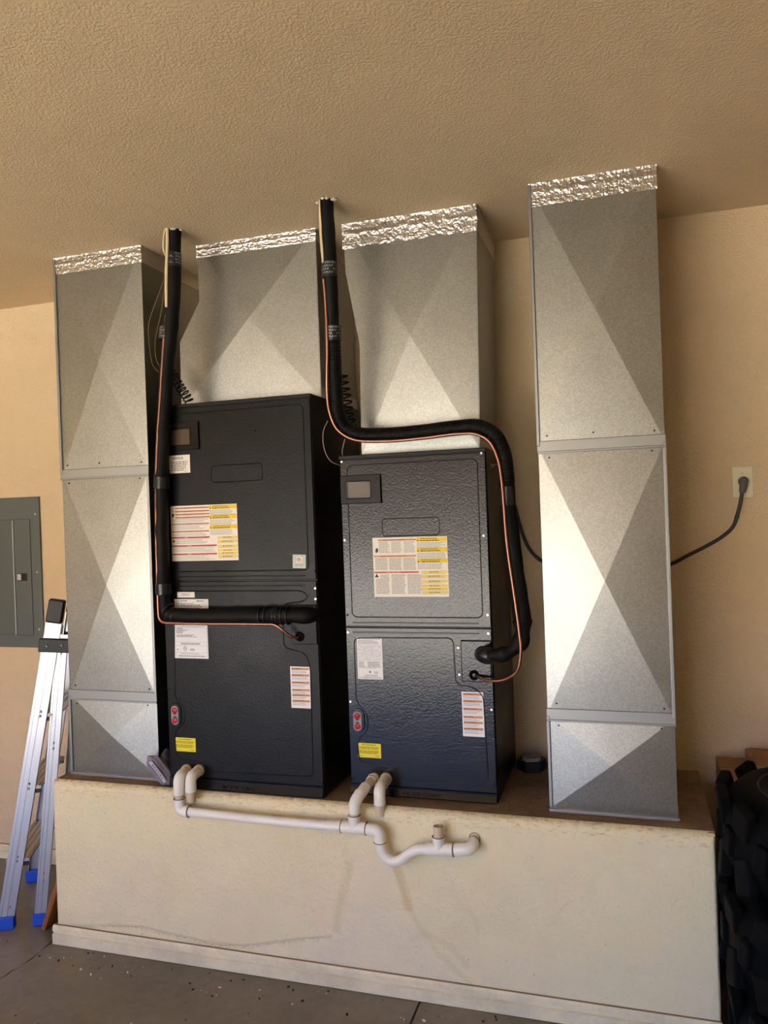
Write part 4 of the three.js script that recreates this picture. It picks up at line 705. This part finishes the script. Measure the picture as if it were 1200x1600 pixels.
// ------------------------------------------------------------------ small things on the platform
{ // soft fabric pouch wedged between the duct and the air handler
  const t = thing('fabric_pouch', 'grey lavender fabric pouch with lettered band between duct and air handler', 'pouch', [0.462, PLAT, -0.045]);
  const shape = (r0, r1, seed) => { const g = new THREE.SphereGeometry(1, 40, 28), p = g.attributes.position; for (let i = 0; i < p.count; i++) { let x = p.getX(i), y = p.getY(i), z = p.getZ(i); const f = 1 + 0.06 * Math.sin(x * 5 + y * 4 + seed) + 0.04 * Math.sin(z * 9 - y * 6); x = Math.sign(x) * Math.pow(Math.abs(x), 0.95); p.setXYZ(i, x * r0[0] * f, y * r0[1] * f, z * r0[2] * f); } g.computeVertexNormals(); return g; };
  obj('body', shape([0.068, 0.032, 0.03], 0, 1).rotateZ(-0.85).translate(0.006, 0.058, -0.0), M.cloth, t);
  obj('flap', shape([0.018, 0.05, 0.045], 0, 2).rotateZ(0.28).translate(0.012, 0.075, -0.055), M.clothDark, t);
  const bt = canvasTex(512, 96, (c, W, H) => { c.fillStyle = '#b4b0bc'; c.fillRect(0, 0, W, H); c.fillStyle = '#15151a'; c.fillRect(0, 0, W, 9); c.fillRect(0, H - 9, W, 9); c.font = 'bold 62px sans-serif'; c.textAlign = 'center'; c.textBaseline = 'middle'; c.fillText('B H E I I N S', W / 2, H / 2 + 2); });
  const band = new THREE.PlaneGeometry(0.098, 0.019, 24, 2), p = band.attributes.position; for (let i = 0; i < p.count; i++) { const x = p.getX(i); p.setZ(i, -3 * x * x); p.setY(i, p.getY(i) - 3.2 * x * x); }
  band.computeVertexNormals();
  obj('lettered_band', band.rotateZ(-0.86).translate(0.017, 0.064, 0.0335), S({ map: bt, roughness: 0.9, side: THREE.DoubleSide }), t, 'grey band with black lettering');
}
{ // small black octagonal tray with grey foam
  const t = thing('black_tray', 'small black six-sided plastic box with grey filling on the platform', 'box', [1.829, PLAT, -0.505]);
  const six = (r) => { const s = new THREE.Shape(); for (let i = 0; i < 6; i++) { const a = (i / 6) * Math.PI * 2 + 0.25, q = [r * Math.cos(a) * 1.0, r * Math.sin(a) * 1.15]; i ? s.lineTo(...q) : s.moveTo(...q); } s.closePath(); return s; };
  const o = six(0.055); o.holes.push(new THREE.Path().setFromPoints(six(0.045).getPoints()));
  obj('tray_wall', new THREE.ExtrudeGeometry(o, { depth: 0.038, bevelEnabled: true, bevelSize: 0.001, bevelThickness: 0.001, bevelSegments: 1 }).rotateX(-Math.PI / 2).translate(0, 0.001, 0), M.blackPlastic, t);
  obj('tray_base', new THREE.ExtrudeGeometry(six(0.05), { depth: 0.004, bevelEnabled: false }).rotateX(-Math.PI / 2), M.blackPlastic, t);
  const fg = new THREE.CylinderGeometry(0.03, 0.036, 0.03, 20, 3), p = fg.attributes.position; for (let i = 0; i < p.count; i++) p.setXYZ(i, p.getX(i) * (1 + 0.12 * Math.sin(i * 1.7)), p.getY(i) + 0.003 * Math.sin(i * 2.9), p.getZ(i)); fg.computeVertexNormals();
  obj('filling', fg.scale(1.12, 1, 1.12).translate(0, 0.034, 0), M.foam, t, 'crumpled grey filling');
}

// ------------------------------------------------------------------ tyres and cartons on the right
{
  const prof = []; const Ro = 0.315, Ri = 0.15, Wd = 0.27; // half section, lying flat: y is the tyre's width
  const sec = [[Ri, 0.05], [Ri + 0.008, 0.03], [Ri + 0.03, 0.014], [Ri + 0.075, 0.004], [Ri + 0.115, 0.012], [Ro - 0.03, 0.03], [Ro - 0.012, 0.055], [Ro - 0.006, 0.09], [Ro - 0.004, Wd / 2]];
  for (const [r, y] of sec) prof.push(new THREE.Vector2(r, y)); for (const [r, y] of sec.slice(0, -1).reverse()) prof.push(new THREE.Vector2(r, Wd - y));
  const carcass = new THREE.LatheGeometry(prof, 72);
  const lugG = new RoundedBoxGeometry(0.034, 0.1, 0.07, 2, 0.01), lugMid = new RoundedBoxGeometry(0.03, 0.08, 0.045, 2, 0.008);
  const bead = new THREE.TorusGeometry(Ri + 0.012, 0.008, 8, 60).rotateX(Math.PI / 2).translate(0, Wd - 0.03, 0), ringG = new THREE.TorusGeometry(Ri + 0.06, 0.003, 6, 60).rotateX(Math.PI / 2).translate(0, Wd - 0.006, 0);
  const spots = [[2.777, 0.0, 0.09, 0.1, 'bottom'], [2.765, 0.276, 0.07, 0.27, 'middle'], [2.768, 0.552, 0.05, 0.05, 'top']];
  for (const [x, y, z, turn, which] of spots) {
    const t = thing('knobby_tyre', `black knobby off-road tyre, ${which} of the stack of three`, 'tyre', [x, y, z], turn, 'stacked off-road tyres');
    obj('carcass', carcass, M.rubber, t); obj('bead_rim', bead, M.rubberDusty, t, 'dusty bead ring'); obj('sidewall_ring', ringG, M.rubberDusty, t);
    for (let i = 0; i < 14; i++) for (const row of [0, 1, 2]) {
      const a = ((i + row * 0.5) / 14) * Math.PI * 2, m = obj('tread_lug', row === 1 ? lugMid : lugG, M.rubber, t), yy = [0.058, Wd / 2, Wd - 0.058][row], rr = Ro + (row === 1 ? -0.004 : -0.008);
      m.position.set(Math.cos(a) * rr, yy, Math.sin(a) * rr); m.rotation.set(0, -a, 0); m.rotateX([0.35, -0.2, -0.35][row]); m.rotateZ([0.16, 0, -0.16][row]);
    }
  }
}
{
  const t = thing('cardboard_box', 'tall brown cardboard carton with silver tape behind the tyres', 'box', [2.5, 0, -0.57]);
  obj('carton', rbx(0, 0.62, 0, 0.705, 0, 0.245, 0.003), M.card, t); obj('flap', rbx(0.0, 0.62, 0.705, 0.712, 0.0, 0.118, 0.002), M.card, t); obj('flap', rbx(0.0, 0.62, 0.705, 0.711, 0.124, 0.247, 0.002), M.card, t);
  obj('silver_tape', foilStrip(V(0.012, 0.655, 0.2455), V(0.3, 0, 0), V(0, 0.055, 0), V(0, 0, 1), 331, 40, 6, 0.002, 0), M.foil, t, 'crumpled silver tape');
  const f = thing('wooden_crate', 'low flat cardboard box lying on the tall carton behind the tyres', 'box', [2.6, 0.712, -0.56]); f.name = numbered('flat_box');
  obj('carton', rbx(0, 0.45, 0, 0.04, 0, 0.2, 0.003), M.card, f);
  const w = obj('wood_plank', rbx(0, 0.42, 0, 0.024, 0, 0.09, 0.002), M.wood); w.position.set(2.612, 0.7525, -0.45); tag(w, 'short wooden plank on top of the flat box behind the tyres', 'plank');
}

// ------------------------------------------------------------------ crumbs of paint and grit on the floor
{
  const r = mulberry(611), mk = (n, mat, name, label, s0, s1) => {
    const im = new THREE.InstancedMesh(new THREE.IcosahedronGeometry(1, 0), mat, n), m = new THREE.Matrix4(), q = new THREE.Quaternion();
    for (let i = 0; i < n; i++) { const near = r() < 0.5, x = -0.3 + r() * 2.4, z = near ? 0.03 + r() * 0.12 : 0.03 + r() * 0.75, s = s0 + Math.pow(r(), 3) * s1; q.setFromEuler(new THREE.Euler(r() * 6, r() * 6, r() * 6)); m.compose(V(x, s * 0.3, z), q, V(s, s * 0.45, s * 0.7)); im.setMatrixAt(i, m); }
    im.name = name; im.castShadow = im.receiveShadow = true; scene.add(im); tag(im, label, 'debris', null, 'stuff');
  };
  mk(90, M.chip, 'paint_chips', 'scattered white paint chips on the concrete floor', 0.0012, 0.006);
  mk(170, S({ color: 0x2e251d, roughness: 0.95 }), 'floor_grit', 'scattered dark grit on the concrete floor', 0.001, 0.006);
}

scene.traverse((o) => { if (o.isMesh) { o.castShadow = true; o.receiveShadow = true; } });
renderer.render(scene, camera);
